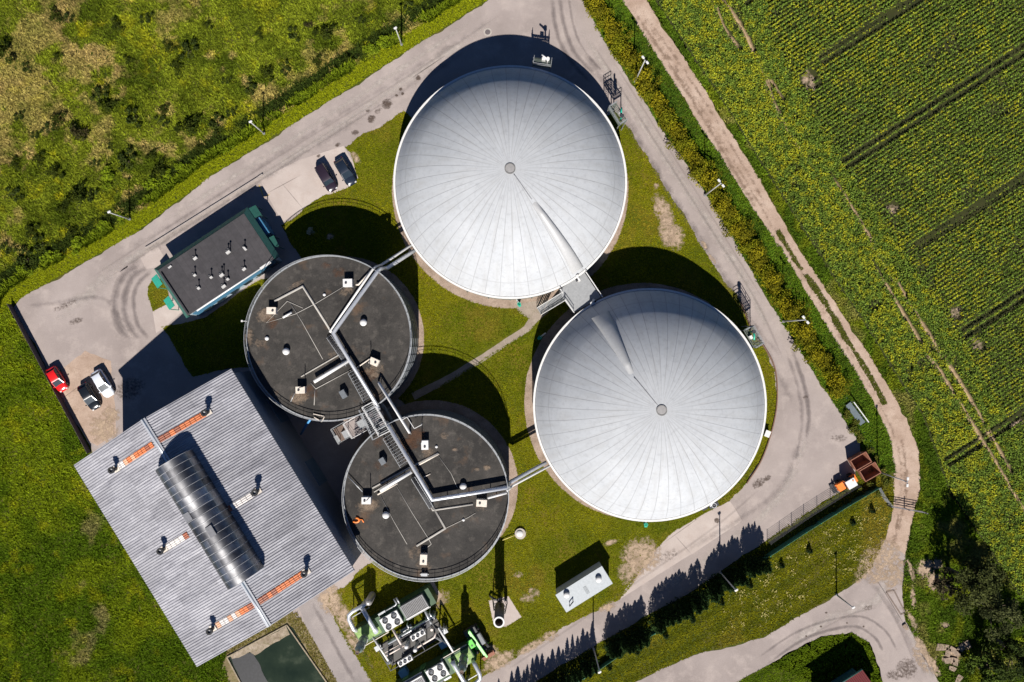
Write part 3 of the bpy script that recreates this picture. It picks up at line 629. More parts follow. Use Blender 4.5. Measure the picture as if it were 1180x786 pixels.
prot = [plant('meadow_shrub', 'x', 'shrub', (0, 0, 0), shrub_mesh(420, r0, h0, c, .24, .3), stem_mb(h0 * .6, .03, .2), 'dark shrubs in the rough meadow', stem_name='stem')
        for r0, h0, c in ((1., 1.25, [(.018, .028, .006), (.03, .045, .006), (.055, .065, .008)]), (1., 1.0, [(.03, .042, .010), (.018, .03, .008), (.07, .09, .014)]), (1., 1.1, [(.035, .032, .012), (.06, .045, .02), (.03, .04, .01)]))]
order = sorted(range(len(SHR)), key=lambda i: SHR[i][0] + .001 * SHR[i][1])
used = set()
for rank, i in enumerate(order):
    px, py, r = SHR[i]; k = 2 if i in (16, 41) else (i % 2)
    size = 'small' if r < .85 else ('broad' if r > 1.15 else 'rounded')
    lab = f'{size} {"brownish" if k == 2 else "dark green"} shrub in the rough meadow, {ORD[rank]} shrub from the left'
    X, Y = XY(px, py)
    if k not in used: o = prot[k]; used.add(k); o.location = (X, Y, 0); o.rotation_euler[2] = random.random() * 6; o.scale = (r,) * 3; o['label'] = lab
    else: dup(prot[k], lab, (X, Y, 0), random.random() * 6, r)
# yellow-green leafy bushes along the verge
VB = [(126, 205, 1.3), (178, 213, 1.2), (193, 203, .9), (440, 52, 1.2), (428, 58, 1.0), (30, 312, 1.0), (60, 296, 1.2), (90, 283, 1.1), (118, 262, 1.0), (210, 194, .9), (262, 172, .9), (140, 252, .8), (350, 110, .9), (460, 44, .8)]
pv = plant('verge_bush', 'x', 'bush', (0, 0, 0), shrub_mesh(420, 1.0, .95, [(.21, .27, .010), (.14, .19, .010), (.07, .11, .008)], .22, .8), stem_mb(.6, .03, .2), 'leafy bushes along the road verge', stem_name='stem')
for rank, (px, py, r) in enumerate(sorted(VB)):
    lab = f'bright leafy bush on the edge of the road verge, {ORD[rank]} from the left'
    X, Y = XY(px, py)
    if rank == 0: pv.location = (X, Y, 0); pv.scale = (r,) * 3; pv['label'] = lab
    else: dup(pv, lab, (X, Y, 0), random.random() * 6, r)
bb = plant('blossom_bush', 'small bush with white blossom in the shadow beside the upper dark tank', 'bush', (*XY(358, 268), 0), shrub_mesh(260, .7, 1.1, [(.62, .60, .50), (.05, .07, .015), (.30, .32, .18)], .2, .6), stem_mb(.7, .03, .2), stem_name='stem')
# hedge along the east drive
HL = [Vector(XY(p[0] - 5, p[1] + 2)) for p in [(680, -28), (689, 2), (696, 20), (707, 33), (717, 52), (727, 66), (737, 81), (752, 108), (775, 142), (800, 180), (835, 236), (870, 292), (905, 346), (935, 392), (958, 430), (972, 456)]]
def along(line, step):
    out = []; acc = 0.0
    for a, b in zip(line[:-1], line[1:]):
        L = (b - a).length; t = acc
        while t < L: out.append(a.lerp(b, t / L)); t += step
        acc = t - L
    return out
hp = [plant('hedge_bush', 'x', 'bush', (0, 0, 0), shrub_mesh(1300, 1.4, 2.6, c, .24, .35, 14), stem_mb(1.4, .05, .25), 'bushes of the hedge along the east drive', stem_name='stem')
      for c in ([(.33, .27, .010), (.17, .16, .010), (.055, .062, .006)], [(.30, .25, .010), (.16, .15, .010), (.055, .060, .006)], [(.24, .235, .010), (.13, .14, .010), (.050, .062, .006)])]
pts = along(HL, 1.52)
for i, p in enumerate(pts):
    tone = ('golden', 'bronze green', 'olive green')[i % 3]
    lab = f'{tone} hedge bush beside the east drive, {ORD[i]} from the top end'
    if i < 8: s = 1.0 + .12 * random.random()
    else: s = .92 + .22 * random.random()
    loc = (p.x + random.uniform(-.2, .2), p.y + random.uniform(-.2, .2), 0)
    if i < 3: o = hp[i]; o.location = loc; o.scale = (s,) * 3; o['label'] = lab; o.rotation_euler[2] = random.random() * 6
    else: dup(hp[i % 3], lab, loc, random.random() * 6, (s, s, s * random.uniform(.85, 1.1)))
# low weeds under the south end of the hedge
WB = [(975, 478, .9), (982, 495, 1.0), (990, 505, .8), (985, 486, .7), (1000, 520, .9), (1008, 530, .8), (1015, 545, 1.0), (1020, 556, .9), (1003, 560, 1.0), (990, 566, .8), (1012, 568, .8), (975, 578, .7), (960, 586, .7), (935, 601, .7)]
pw = plant('ditch_bush', 'x', 'bush', (0, 0, 0), shrub_mesh(380, 1.0, 1.0, [(.09, .10, .014), (.05, .075, .012), (.13, .12, .02)], .24, .6), stem_mb(.6, .03, .2), 'low bushes by the containers', stem_name='stem')
for rank, (px, py, r) in enumerate(sorted(WB)):
    lab = f'low olive bush by the containers and ditch, {ORD[rank]} from the left'
    X, Y = XY(px, py)
    if rank == 0: pw.location = (X, Y, 0); pw.scale = (r,) * 3; pw['label'] = lab
    else: dup(pw, lab, (X, Y, 0), random.random() * 6, r)
# row of slim conifers throwing saw-toothed shadows over the road
def conifer_crown(n, r, h, cols, size, z0=.15):
    t = RNG.random(n) ** .8; a = RNG.random(n) * 2 * PI
    prof = r * np.clip(1 - t, 0, 1) ** .72 * (.82 + .28 * np.cos(a * 5 + t * 16)) * (.65 + .35 * RNG.random(n))
    p = np.stack([np.cos(a) * prof, np.sin(a) * prof, z0 + t * (h - z0)], 1)
    return leaf_cards(p, size * RNG.uniform(.7, 1.3, n) * (1.15 - .5 * t), pick(cols, RNG.random((n, len(cols))) ** 2 + .02, .3), .25)
def trunk_mb(h, r):
    return MB().tube([(0, 0, -.05), (.02, .01, h * .5), (0, 0, h * .95)], r, 8, radii=[r, r * .6, r * .15])
CON = [(575, 782, 4.6), (583, 786, 4.0), (590, 773, 4.6), (597, 768, 4.8), (604, 772, 4.0), (608, 766, 4.4), (614, 758, 4.8), (619, 754, 4.9), (625, 753, 4.7), (632, 757, 4.2), (637, 748, 4.7), (644, 745, 4.6), (649, 748, 4.2), (654, 735, 4.9), (660, 731, 5.0), (666, 733, 4.7), (672, 724, 5.1), (677, 728, 4.7), (683, 716, 5.4),
       (702, 704, 5.0), (710, 709, 4.4), (720, 694, 5.4), (724, 695, 5.2), (732, 692, 5.2), (739, 686, 5.4), (755, 676, 5.0), (759, 672, 5.1), (768, 665, 5.2), (775, 662, 5.2), (783, 656, 5.4), (790, 659, 5.2), (797, 650, 5.4), (804, 644, 5.5), (817, 641, 5.0), (823, 632, 5.2), (829, 624, 5.4), (835, 627, 5.2), (844, 617, 5.6), (850, 619, 5.4), (857, 607, 5.7), (863, 603, 5.8), (870, 601, 5.8), (875, 606, 5.2), (706, 707, 4.6), (715, 701, 4.4), (727, 697, 4.8), (736, 691, 4.6), (763, 670, 4.8), (771, 666, 4.6), (779, 660, 4.9), (787, 659, 4.8), (800, 652, 4.9), (820, 637, 4.7), (832, 628, 5.0), (840, 623, 5.0), (847, 620, 5.0), (860, 607, 5.3), (867, 604, 5.4)]
cp = [plant('slim_conifer', 'x', 'conifer', (0, 0, 0), conifer_crown(1300, rr, 5.0, cc, .26), trunk_mb(5.0, .07), 'slim conifers in a row along the south road')
      for rr, cc in ((.80, [(.012, .026, .008), (.020, .040, .010), (.03, .06, .02)]), (1.0, [(.010, .022, .008), (.018, .036, .010), (.03, .055, .016)]), (1.35, [(.012, .028, .008), (.020, .042, .010), (.035, .06, .018)]))]
usedc = set()
for i, (px, py, h) in enumerate(sorted(CON)):
    k = (i % 2) if px < 690 else 2
    X, Y = XY(px, py + 9.2 * h / 1.16)
    where = 'slender' if k == 0 else ('narrow' if k == 1 else 'bushy')
    lab = f'{where} dark conifer in the row along the south road, {ORD[i]} from the left'
    s = h / 5.0; w_ = random.uniform(.8, 1.25)
    if k not in usedc: o = cp[k]; usedc.add(k); o.location = (X, Y, 0); o.scale = (w_, w_, s); o['label'] = lab
    else: dup(cp[k], lab, (X, Y, 0), random.random() * 6, (w_, w_, s))
# saplings in the mown strip
SAP = [(1004, 588, 1.3), (982, 602, 1.0), (932, 634, 1.3), (900, 651, 1.2), (864, 674, 1.2), (831, 694, 1.2), (798, 714, 1.0), (767, 732, 1.0), (702, 768, 1.3), (734, 750, 1.2)]
sp = plant('young_spruce', 'x', 'sapling', (0, 0, 0), conifer_crown(420, .6, 1.3, [(.012, .024, .010), (.02, .036, .012)], .17, .05), trunk_mb(1.2, .03), 'young spruces in the mown strip')
for i, (px, py, h) in enumerate(sorted(SAP)):
    lab = f'small dark young spruce in the mown strip, {ORD[i]} from the left'; X, Y = XY(px, py)
    if i == 0: sp.location = (X, Y, 0); sp.scale = (1, 1, h / 1.3); sp['label'] = lab
    else: dup(sp, lab, (X, Y, 0), i * 1.3, (1, 1, h / 1.3))
# broad trees in the lower right corner
def big_tree(label, px, py, h, r, seed, cols, n=6500):
    global RNG
    RNG = np.random.default_rng(seed); rd = random.Random(seed)
    loc = XY(px, py); t = thing('broadleaf_tree', label, 'tree', (*loc, 0), 0, 'broad trees by the field corner')
    tr = MB(); cen = []; rad = []
    tr.tube([(0, 0, -.1), (.1, .05, h * .25), (.15, -.05, h * .5), (.1, .1, h * .8)], .3, 10, radii=[.36, .28, .2, .06])
    for k in range(26):
        a = rd.random() * 2 * PI; q = r * rd.uniform(.15, .92); zz = h * (.42 + .5 * rd.random() * (1 - .55 * (q / r) ** 2))
        c = Vector((math.cos(a) * q, math.sin(a) * q, zz)); cen.append(c); rad.append(r * rd.uniform(.16, .34))
        if k < 16: tr.tube([(.12, 0, h * rd.uniform(.2, .45)), c * .5 + Vector((0, 0, h * .22)), c], .08, 6, radii=[.11, .07, .02])
    cen = np.array(cen); rad = np.array(rad); k = RNG.integers(0, len(cen), n)
    d = RNG.normal(size=(n, 3)); d /= np.linalg.norm(d, axis=1, keepdims=True); d[:, 2] *= .75
    p = cen[k] + d * rad[k][:, None] * RNG.random((n, 1)) ** .4
    tone = RNG.random((len(cen), len(cols)))[k] + RNG.random((n, len(cols))) * .5
    V, C = leaf_cards(p, .34 * RNG.uniform(.6, 1.3, n), pick(cols, tone ** 2 + .02, .35), .4)
    arr_mesh('crown', V, 4, C, M_leafy, t); tr.build('trunk', M_bark, t); return t
oliv = [(.045, .055, .016), (.10, .11, .032), (.020, .026, .008)]
big_tree('tallest dark olive tree, its shadow beside the field edge', 1091, 655, 10.5, 4.3, 3, oliv)
big_tree('grey olive tree between the tallest tree and the corner', 1122, 690, 8.5, 3.8, 4, [(.060, .070, .025), (.105, .112, .040), (.020, .028, .010)], 5200)
big_tree('dark green tree in the lower right corner of the photo', 1148, 738, 8.5, 4.4, 5, [(.030, .048, .010), (.06, .08, .016), (.014, .022, .007)], 6500)
big_tree('bushy bright green tree at the bottom edge by the slabs', 1128, 768, 4.0, 3.2, 6, [(.075, .115, .018), (.05, .08, .014), (.10, .14, .022)], 3600)
big_tree('brownish half bare small tree by the sandy heap', 1079, 668, 4.5, 2.2, 8, [(.07, .055, .035), (.05, .04, .025), (.08, .075, .03)], 1100)
# ================================================================== BUILDINGS AND TANKS
def wb(mb, name, mat, parent, bevel=0.0):
    """link a mesh given in world coordinates as a child of a thing"""
    Mi = (Matrix.Translation(parent.location) @ Matrix.Rotation(parent.rotation_euler[2], 4, 'Z')).inverted()
    mb.v = [tuple(Mi @ Vector(v)) for v in mb.v]
    return mb.build(name, mat, parent, bevel)
def col_mat(name, rough=.5, metal=0.0):
    m, nt, b = new_mat(name); a = N(nt, 'ShaderNodeAttribute'); a.attribute_name = 'Col'
    f = noise(nt, 4, 4, .6, objco(nt)); g = ramp(nt, f, [(.3, (.8,) * 3), (.7, (1.1,) * 3)])
    nt.links.new(mixc(nt, a.outputs['Color'], g, 1.0, 'MULTIPLY'), b.inputs['Base Color'])
    b.inputs['Roughness'].default_value = rough; b.inputs['Metallic'].default_value = metal; MATS[name] = m; return m
M_galv = plain('galvanised_steel', (.36, .37, .38), .45, .5, .12)
M_white = plain('white_metal', (.60, .59, .575), .45, 0, .06)
M_silver = plain('aluminium_cladding', (.62, .63, .65), .38, .55, .08)
M_dark = plain('dark_metal', (.035, .035, .04), .5, 0, .2)
M_black = plain('black_rubber', (.015, .015, .016), .8, 0, .2)
M_teal = plain('teal_paint', (.02, .36, .24), .45, 0, .1)
M_grate = plain('deck_grating', (.30, .31, .32), .6, .3, .15, 6)
M_cladg = plain('grey_cladding', (.13, .142, .155), .55, .1, .12)
M_beige = plain('beige_hatch_paint', (.62, .55, .47), .6, 0, .12, 4)
M_concrete = plain('cast_concrete', (.38, .34, .30), .85, 0, .15, 2)
M_lime = plain('lime_paint', (.10, .52, .05), .4, 0, .08)
M_orange = plain('orange_paint', (.80, .20, .03), .45, 0, .08)
M_rust = plain('rusty_red_steel', (.24, .095, .055), .75, 0, .25, 4)
M_green = plain('green_container_paint', (.030, .075, .028), .55, 0, .15)
M_glass = plain('dark_window_glass', (.02, .03, .04), .06, 0, .1, spec=.8)

# ---------------------------------------------------------------- gas tanks with membrane domes
def membrane_mat(name, ang0, nseam=48):
    m, nt, b = new_mat(name); co = objco(nt)
    sx = N(nt, 'ShaderNodeSeparateXYZ'); nt.links.new(co, sx.inputs[0])
    ang = math_(nt, 'ARCTAN2', sx.outputs[1], sx.outputs[0])
    r = math_(nt, 'SQRT', math_(nt, 'ADD', math_(nt, 'POWER', sx.outputs[0], 2.0), math_(nt, 'POWER', sx.outputs[1], 2.0)))
    q = math_(nt, 'FRACT', math_(nt, 'ADD', math_(nt, 'MULTIPLY', ang, nseam / (2 * PI)), 100.0 + ang0))
    d = math_(nt, 'MULTIPLY', math_(nt, 'MULTIPLY', math_(nt, 'ABSOLUTE', math_(nt, 'SUBTRACT', q, .5)), r), 2 * PI / nseam)
    seam = math_(nt, 'SUBTRACT', 1.0, math_(nt, 'MULTIPLY', d, 1 / .07, clamp=True))
    seam = math_(nt, 'MULTIPLY', seam, math_(nt, 'ADD', .30, math_(nt, 'MULTIPLY', math_(nt, 'SUBTRACT', r, 1.5), .12), clamp=True))
    n1 = noise(nt, .25, 5, .6, co); n2 = noise(nt, 1.6, 6, .75, co)
    mp = N(nt, 'ShaderNodeCombineXYZ'); nt.links.new(math_(nt, 'MULTIPLY', ang, 14.0), mp.inputs[0]); nt.links.new(math_(nt, 'MULTIPLY', r, .25), mp.inputs[1])
    n3 = noise(nt, 1.0, 4, .6, mp.outputs[0])
    base = ramp(nt, n1, [(.3, (.36, .372, .388)), (.7, (.405, .415, .428))])
    base = mixc(nt, base, (.265, .272, .285), math_(nt, 'MULTIPLY', ramp(nt, n2, [(.50, (0, 0, 0)), (.72, (1, 1, 1))]), .6))
    base = mixc(nt, base, (.290, .286, .279), math_(nt, 'MULTIPLY', ramp(nt, n3, [(.45, (0, 0, 0)), (.7, (1, 1, 1))]), .38))
    sv = noise(nt, .5, 3, .6, co)
    base = mixc(nt, base, (.15, .15, .153), math_(nt, 'MULTIPLY', seam, math_(nt, 'ADD', .22, math_(nt, 'MULTIPLY', sv, .75))))
    ri = math_(nt, 'SUBTRACT', 1.0, math_(nt, 'MULTIPLY', math_(nt, 'ABSOLUTE', math_(nt, 'SUBTRACT', r, 15.0)), 1 / .10, clamp=True))
    base = mixc(nt, base, (.24, .24, .245), math_(nt, 'MULTIPLY', ri, .45))
    nt.links.new(base, b.inputs['Base Color']); b.inputs['Roughness'].default_value = .7; b.inputs['Specular IOR Level'].default_value = .12
    bump(nt, b, math_(nt, 'ADD', math_(nt, 'MULTIPLY', seam, -.3), math_(nt, 'MULTIPLY', n2, .15)), .35, .05)
    return m
RD, ZR = 17.05, 5.7
def slope(t):
    if t > .93: return 1.45
    if t > .80: return .92 + (t - .80) / .13 * .40
    return .84 * (t / .80) ** 1.55
_ts = np.linspace(1, 0, 201); _z = [0.0]
for a, b_ in zip(_ts[:-1], _ts[1:]): _z.append(_z[-1] + slope((a + b_) / 2) * (a - b_) * (RD - .25))
def dome_z(t): return ZR + .12 + np.interp(1 - t, 1 - _ts, _z)
M_tankwall = plain('tank_wall_green', (.10, .125, .115), .6, 0, .15)
def gas_tank(key, label, duct_px, rot):
    cx, cy = TANKS[key][:2]; X, Y = XY(cx, cy)
    t = thing('gas_storage_tank', label, 'gas tank', (X, Y, 0), 0, 'gas tanks under white domes')
    mb = MB().lathe((0, 0, 0), [(RD - .1, 0), (RD - .1, ZR)], 128)
    for k in range(0, 128, 4):
        a = 2 * PI * k / 128; mb.beam((math.cos(a) * RD, math.sin(a) * RD, 0), (math.cos(a) * RD, math.sin(a) * RD, ZR), .12, .12)
    mb.build('tank_wall', M_tankwall, t)
    mb = MB(); mb.ring((0, 0, 0), RD - .20, RD + .10, ZR - .12, ZR + .10, 128); mb.build('rim', M_white, t)
    mb = MB(); prof = [((RD - .25) * q, float(dome_z(q))) for q in np.concatenate([np.linspace(1, .8, 18), np.linspace(.79, .03, 42)])]
    mb.lathe((0, 0, 0), prof, 192)
    mb.build('membrane_dome', membrane_mat('membrane_' + key, rot), t)
    zt = float(dome_z(0.0)); mb = MB(); mb.lathe((0, 0, 0), [(.70, zt - .12), (.70, zt + .06), (.66, zt + .08), (.01, zt + .085)], 28, False)
    MB().ring((0, 0, 0), .60, .74, zt, zt + .12, 28).build('crown_ring', plain('ring_dark_grey', (.16, .155, .15), .6), t)
    mb.build('crown_plate', plain('crown_plate_grey', (.26, .25, .245), .6), t)
    # inflated air duct lying on the dome, tapering towards the crown
    (ax, ay, aw), (bx, by, bw) = duct_px
    za = float(dome_z(.45)); zb = ZR + .8
    pa = P(ax, ay, za) - Vector((X, Y, 0)); pb = P(bx, by, zb) - Vector((X, Y, 0))
    rmax = RD - .45; rb_ = Vector((pb.x, pb.y)).length
    if rb_ > rmax: pb.x *= rmax / rb_; pb.y *= rmax / rb_
    vs = []; n, m_ = 40, 9; side = Vector((-(pb - pa).y, (pb - pa).x, 0)).normalized()
    for i in range(n + 1):
        q = i / n; c = pa.lerp(pb, q); w = aw + (bw - aw) * q
        for j in range(m_):
            an = PI * j / (m_ - 1); o = c + side * math.cos(an) * w / 2; rr = min(Vector((o.x, o.y)).length / (RD - .25), 1)
            e = min(1, i / 7.0) ; vs.append((o.x, o.y, float(dome_z(rr)) - .04 + math.sin(an) * (.18 + w * .30) * e))
    mb = MB(); mb.add(vs, [(i * m_ + j, i * m_ + j + 1, (i + 1) * m_ + j + 1, (i + 1) * m_ + j) for i in range(n) for j in range(m_ - 1)], True)
    mb.build('air_duct', plain('duct_membrane', (.36, .36, .36), .45, 0, .05), t)
    # cable from the crown to the duct tip
    pts = []
    d0 = Vector((pa.x, pa.y)); 
    for i in range(12):
        q = d0 * (i / 11) * (1 - .06) + d0.normalized() * .9 * (1 - i / 11); rr = q.length / (RD - .25); pts.append((q.x, q.y, float(dome_z(rr)) + .03))
    MB().tube(pts, .06, 6).build('crown_cable', plain('cable_grey', (.22, .22, .23), .6), t)
    return t
gas_tank('a', 'white domed gas tank nearest the road junction at the top', ((614, 233, .75), (666, 312, 2.0)), .2)
gas_tank('b', 'white domed gas tank with blue shaded rim beside the concrete pad', ((728, 432, .75), (690, 363, 2.7)), .45)

# ---------------------------------------------------------------- dark roofed digesters
def bitumen_mat(name, seed):
    m, nt, b = new_mat(name); co0 = objco(nt)
    mp = N(nt, 'ShaderNodeMapping'); mp.inputs['Location'].default_value = (seed * 13.0, seed * 7.0, 0); nt.links.new(co0, mp.inputs[0]); co = mp.outputs[0]
    n1 = noise(nt, .22, 6, .65, co); n2 = noise(nt, .9, 6, .72, co); n3 = noise(nt, 6, 3, .8, co)
    c = ramp(nt, n1, [(.32, (.020, .018, .017)), (.5, (.034, .031, .028)), (.68, (.056, .050, .045))])
    c = mixc(nt, c, (.115, .102, .088), math_(nt, 'MULTIPLY', ramp(nt, n2, [(.52, (0, 0, 0)), (.75, (1, 1, 1))]), .6))
    n4 = noise(nt, .35, 3, .6, co); c = mixc(nt, c, (.10, .062, .038), math_(nt, 'MULTIPLY', ramp(nt, n4, [(.6, (0, 0, 0)), (.75, (1, 1, 1))]), .7))
    c = mixc(nt, c, ramp(nt, n3, [(.3, (.75,) * 3), (.7, (1.25,) * 3)]), 1.0, 'MULTIPLY')
    nt.links.new(c, b.inputs['Base Color']); b.inputs['Roughness'].default_value = .8; b.inputs['Specular IOR Level'].default_value = .25; bump(nt, b, n3, .25, .03)
    return m
RC, ZC = 11.85, 8.0
M_halo = decal('pale_leak_stain', (.20, .15, .11), 1.6, .8)
M_rustst = decal('rust_stain', (.095, .050, .030), 1.2, .6)
def railing_ring(mb, r, z, h=1.05, n=60, gap=()):
    for k in range(n):
        a = 2 * PI * k / n; x, y = math.cos(a) * r, math.sin(a) * r
        mb.beam((x, y, z), (x, y, z + h), .045, .045)
    mb.ring((0, 0, 0), r - .035, r + .035, z + h - .035, z + h + .035, 96); mb.ring((0, 0, 0), r - .02, r + .02, z + h * .52, z + h * .52 + .04, 96)
    return mb
def hatch(t, px, py, rot, w=1.25, d=.95, h=1.05, pole=0, cover='white'):
    c = P(px, py, ZC + h); g = Vector((c.x, c.y, ZC))
    mb = MB(); mb.box(g + Vector((0, 0, h / 2)), (w, d, h), rot); mb.box(g + Vector((0, 0, h + .03)), (w * 1.06, d * 1.06, .06), rot)
    o = wb(mb, 'agitator_hatch', M_beige if cover != 'white' else M_white, t, .02)
    R = Matrix.Rotation(rot, 3, 'Z')
    wb(MB().cyl(g + R @ Vector((-w * .18, 0, h + .06)), .16, .12, 12), 'inspection_port', M_dark, t)
    if pole: wb(MB().tube([g + R @ Vector((w * .36, d * .5, .02)), g + R @ Vector((w * .36, d * .5, pole))], .06, 8), 'vent_pole', M_dark, t)
    return g
def vent_dome(t, px, py, r=.52, h=.95):
    c = P(px, py, ZC + h); g = Vector((c.x, c.y, ZC)); mb = MB(); mb.cyl(g, r * .55, h * .55, 16); mb.dome(g + Vector((0, 0, h * .5)), r, h * .5, 20, 6)
    mb.ring(g, r * .5, r, h * .5, h * .5 + .03, 20); wb(mb, 'vent_dome', M_white, t)
def roof_line(t, name, pts, r, mat, z=.12, n=8, rise=0.0):
    wb(MB().tube([P(px, py, ZC + z) for px, py in pts], r, n), name, mat, t)
def digester(key, label, build):
    cx, cy = TANKS[key][:2]; X, Y = XY(cx, cy)
    t = thing('digester_tank', label, 'digester tank', (X, Y, 0), 0, 'flat roofed digesters')
    mb = MB().lathe((0, 0, 0), [(RC, 0), (RC, ZC - .02)], 120)
    for k in range(60):
        a = 2 * PI * k / 60; mb.beam((math.cos(a) * (RC + .02), math.sin(a) * (RC + .02), .05), (math.cos(a) * (RC + .02), math.sin(a) * (RC + .02), ZC - .3), .06, .06)
    for z in (2.0, 4.0, 6.0): mb.ring((0, 0, 0), RC - .02, RC + .06, z, z + .08, 96)
    mb.build('tank_wall', M_cladg, t)
    mb = MB(); n = 120; vs = [(math.cos(2 * PI * k / n) * (RC - .1), math.sin(2 * PI * k / n) * (RC - .1), ZC) for k in range(n)] + [(0, 0, ZC + .1)]
    mb.add(vs, [(k, (k + 1) % n, n) for k in range(n)]); mb.build('roof_deck', bitumen_mat('bitumen_' + key, 1 + ord(key)), t)
    MB().ring((0, 0, 0), RC - .10, RC + .06, ZC - .25, ZC + .18, 120).build('roof_rim', plain('rim_grey', (.27, .28, .29), .6), t)
    railing_ring(MB(), RC - .02, ZC + .2).build('railing', M_galv, t)
    build(t); return t
def halo(t, items, mat, name='roof_stain'):
    V = []; C = []
    for i, (px, py, rx, ry, an, al) in enumerate(items):
        c = P(px, py, ZC + .1); n = 18; ca, sa = math.cos(an), math.sin(an)
        ring = [[(c.x + ca * q * rx * math.cos(k) - sa * q * ry * math.sin(k) - t.location.x, c.y + sa * q * rx * math.cos(k) + ca * q * ry * math.sin(k) - t.location.y, ZC + .112 + .001 * i) for k in (2 * PI * j / n for j in range(n))] for q in (.03, .55, 1)]
        al_ = (al, al * .7, 0)
        for j in range(2):
            for k in range(n): V += [ring[j][k], ring[j + 1][k], ring[j + 1][(k + 1) % n], ring[j][(k + 1) % n]]; C += [al_[j], al_[j + 1], al_[j + 1], al_[j]]
        arr_mesh(name, np.array(V), 4, np.array(C)[:, None].repeat(3, 1), mat, t); V = []; C = []
M_cond = plain('pale_conduit', (.33, .31, .28), .6)
def dig_c(t):
    a = math.radians(30)
    halo(t, [(306, 364, 1.6, 1.3, .3, .9), (345, 458, 1.7, 1.2, .3, 1), (432, 427, 1.6, 1.5, 0, .6), (287, 388, .8, 1.6, 0, .7), (399, 335, 1.4, .9, .3, .6), (342, 328, 1.8, .5, .5, .5), (300, 395, 1.2, .8, 0, .4), (384, 410, 1.2, 1.0, 0, .35)], M_halo)
    halo(t, [(390, 314, 1.4, .9, 0, .7), (424, 432, 1.6, 1.2, 0, .9), (376, 306, 1, .6, 0, .6), (312, 372, 1.4, 1.1, 0, .7), (357, 452, 1.6, 1.2, 0, .7)], M_rustst)
    hatch(t, 312.5, 358, a + 2.6, cover='beige'); hatch(t, 400.5, 326, a - .5, cover='white', d=1.1); hatch(t, 431, 417, a + 2.2, cover='beige', pole=3.1); hatch(t, 346, 449.5, a - .5, cover='beige', pole=3.1)
    vent_dome(t, 418, 371.5); vent_dome(t, 328.5, 405); vent_dome(t, 373.4, 339.5, .22, .35); vent_dome(t, 307, 390, .3, .4)
    roof_line(t, 'cable_duct', [(316.5, 347), (349, 329.8), (386, 389)], .17, M_cond)
    roof_line(t, 'thin_cable', [(349, 355), (331, 347), (307, 372), (340, 362), (365, 349), (398, 329)], .05, M_cond, .1, 5)
    roof_line(t, 'thin_cable', [(335, 350), (348, 371), (372, 414)], .05, M_cond, .1, 5)
    roof_line(t, 'cable_duct', [(347, 434), (392, 408), (399, 418)], .10, M_cond)
    roof_line(t, 'thin_cable', [(358, 441), (364, 448), (405, 426)], .06, M_cond, .1, 5); roof_line(t, 'thin_cable', [(363, 448), (362, 467)], .06, M_cond, .1, 5)
    roof_line(t, 'thin_cable', [(340, 452), (335, 463)], .07, M_galv, .12, 5)
    wb(MB().tube([P(336, 360, ZC + .4), P(326, 366, ZC + .4)], .16, 8), 'white_pipe', M_white, t)
    g = P(396, 454, ZC + .5); mb = MB().box(g, (1.2, .8, .9), a + PI / 2); wb(mb, 'control_box', M_cladg, t, .03)
    # bracket holding a white stub over the rim
    wb(MB().beam(P(362, 481, ZC + .2), P(371, 486, ZC + .2), .1, .1).beam(P(371, 486, ZC + .2), P(374, 480, ZC + .2), .1, .1).beam(P(374, 480, ZC + .2), P(361, 477, ZC + .2), .1, .1), 'rim_bracket', M_beige, t)
    wb(MB().tube([P(279, 370, 7.0), P(285, 370, 7.6)], .06, 6).box(P(279, 370, 7.0), (.25, .25, .25)), 'wall_lamp', M_white, t)
    # blue pipework against the wall by the barn
    wb(MB().tube([P(358, 483, 7.2), P(352, 491, 4.5), P(347, 500, 1.5)], .18, 8), 'blue_wall_pipe', plain('blue_paint', (.05, .22, .45), .5), t)
    # side pipe lying across to the gas main
    wb(MB().tube([P(401, 416, ZC + .95), P(362, 440, ZC + .95)], .26, 12).beam(P(372, 434, ZC), P(372, 434, ZC + .9), .1, .1).beam(P(392, 421, ZC), P(392, 421, ZC + .9), .1, .1), 'branch_pipe', M_white, t)
    wb(MB().tube([P(411, 424, ZC + .3), P(424, 415, ZC + .3), P(428, 412, ZC + .3)], .09, 8), 'hatch_pipe', M_beige, t)
    wb(MB().tube([P(410, 328, ZC + .5), P(413, 328, ZC + .5), P(430, 309.5, ZC + .5)], .13, 8), 'hatch_pipe', M_beige, t)
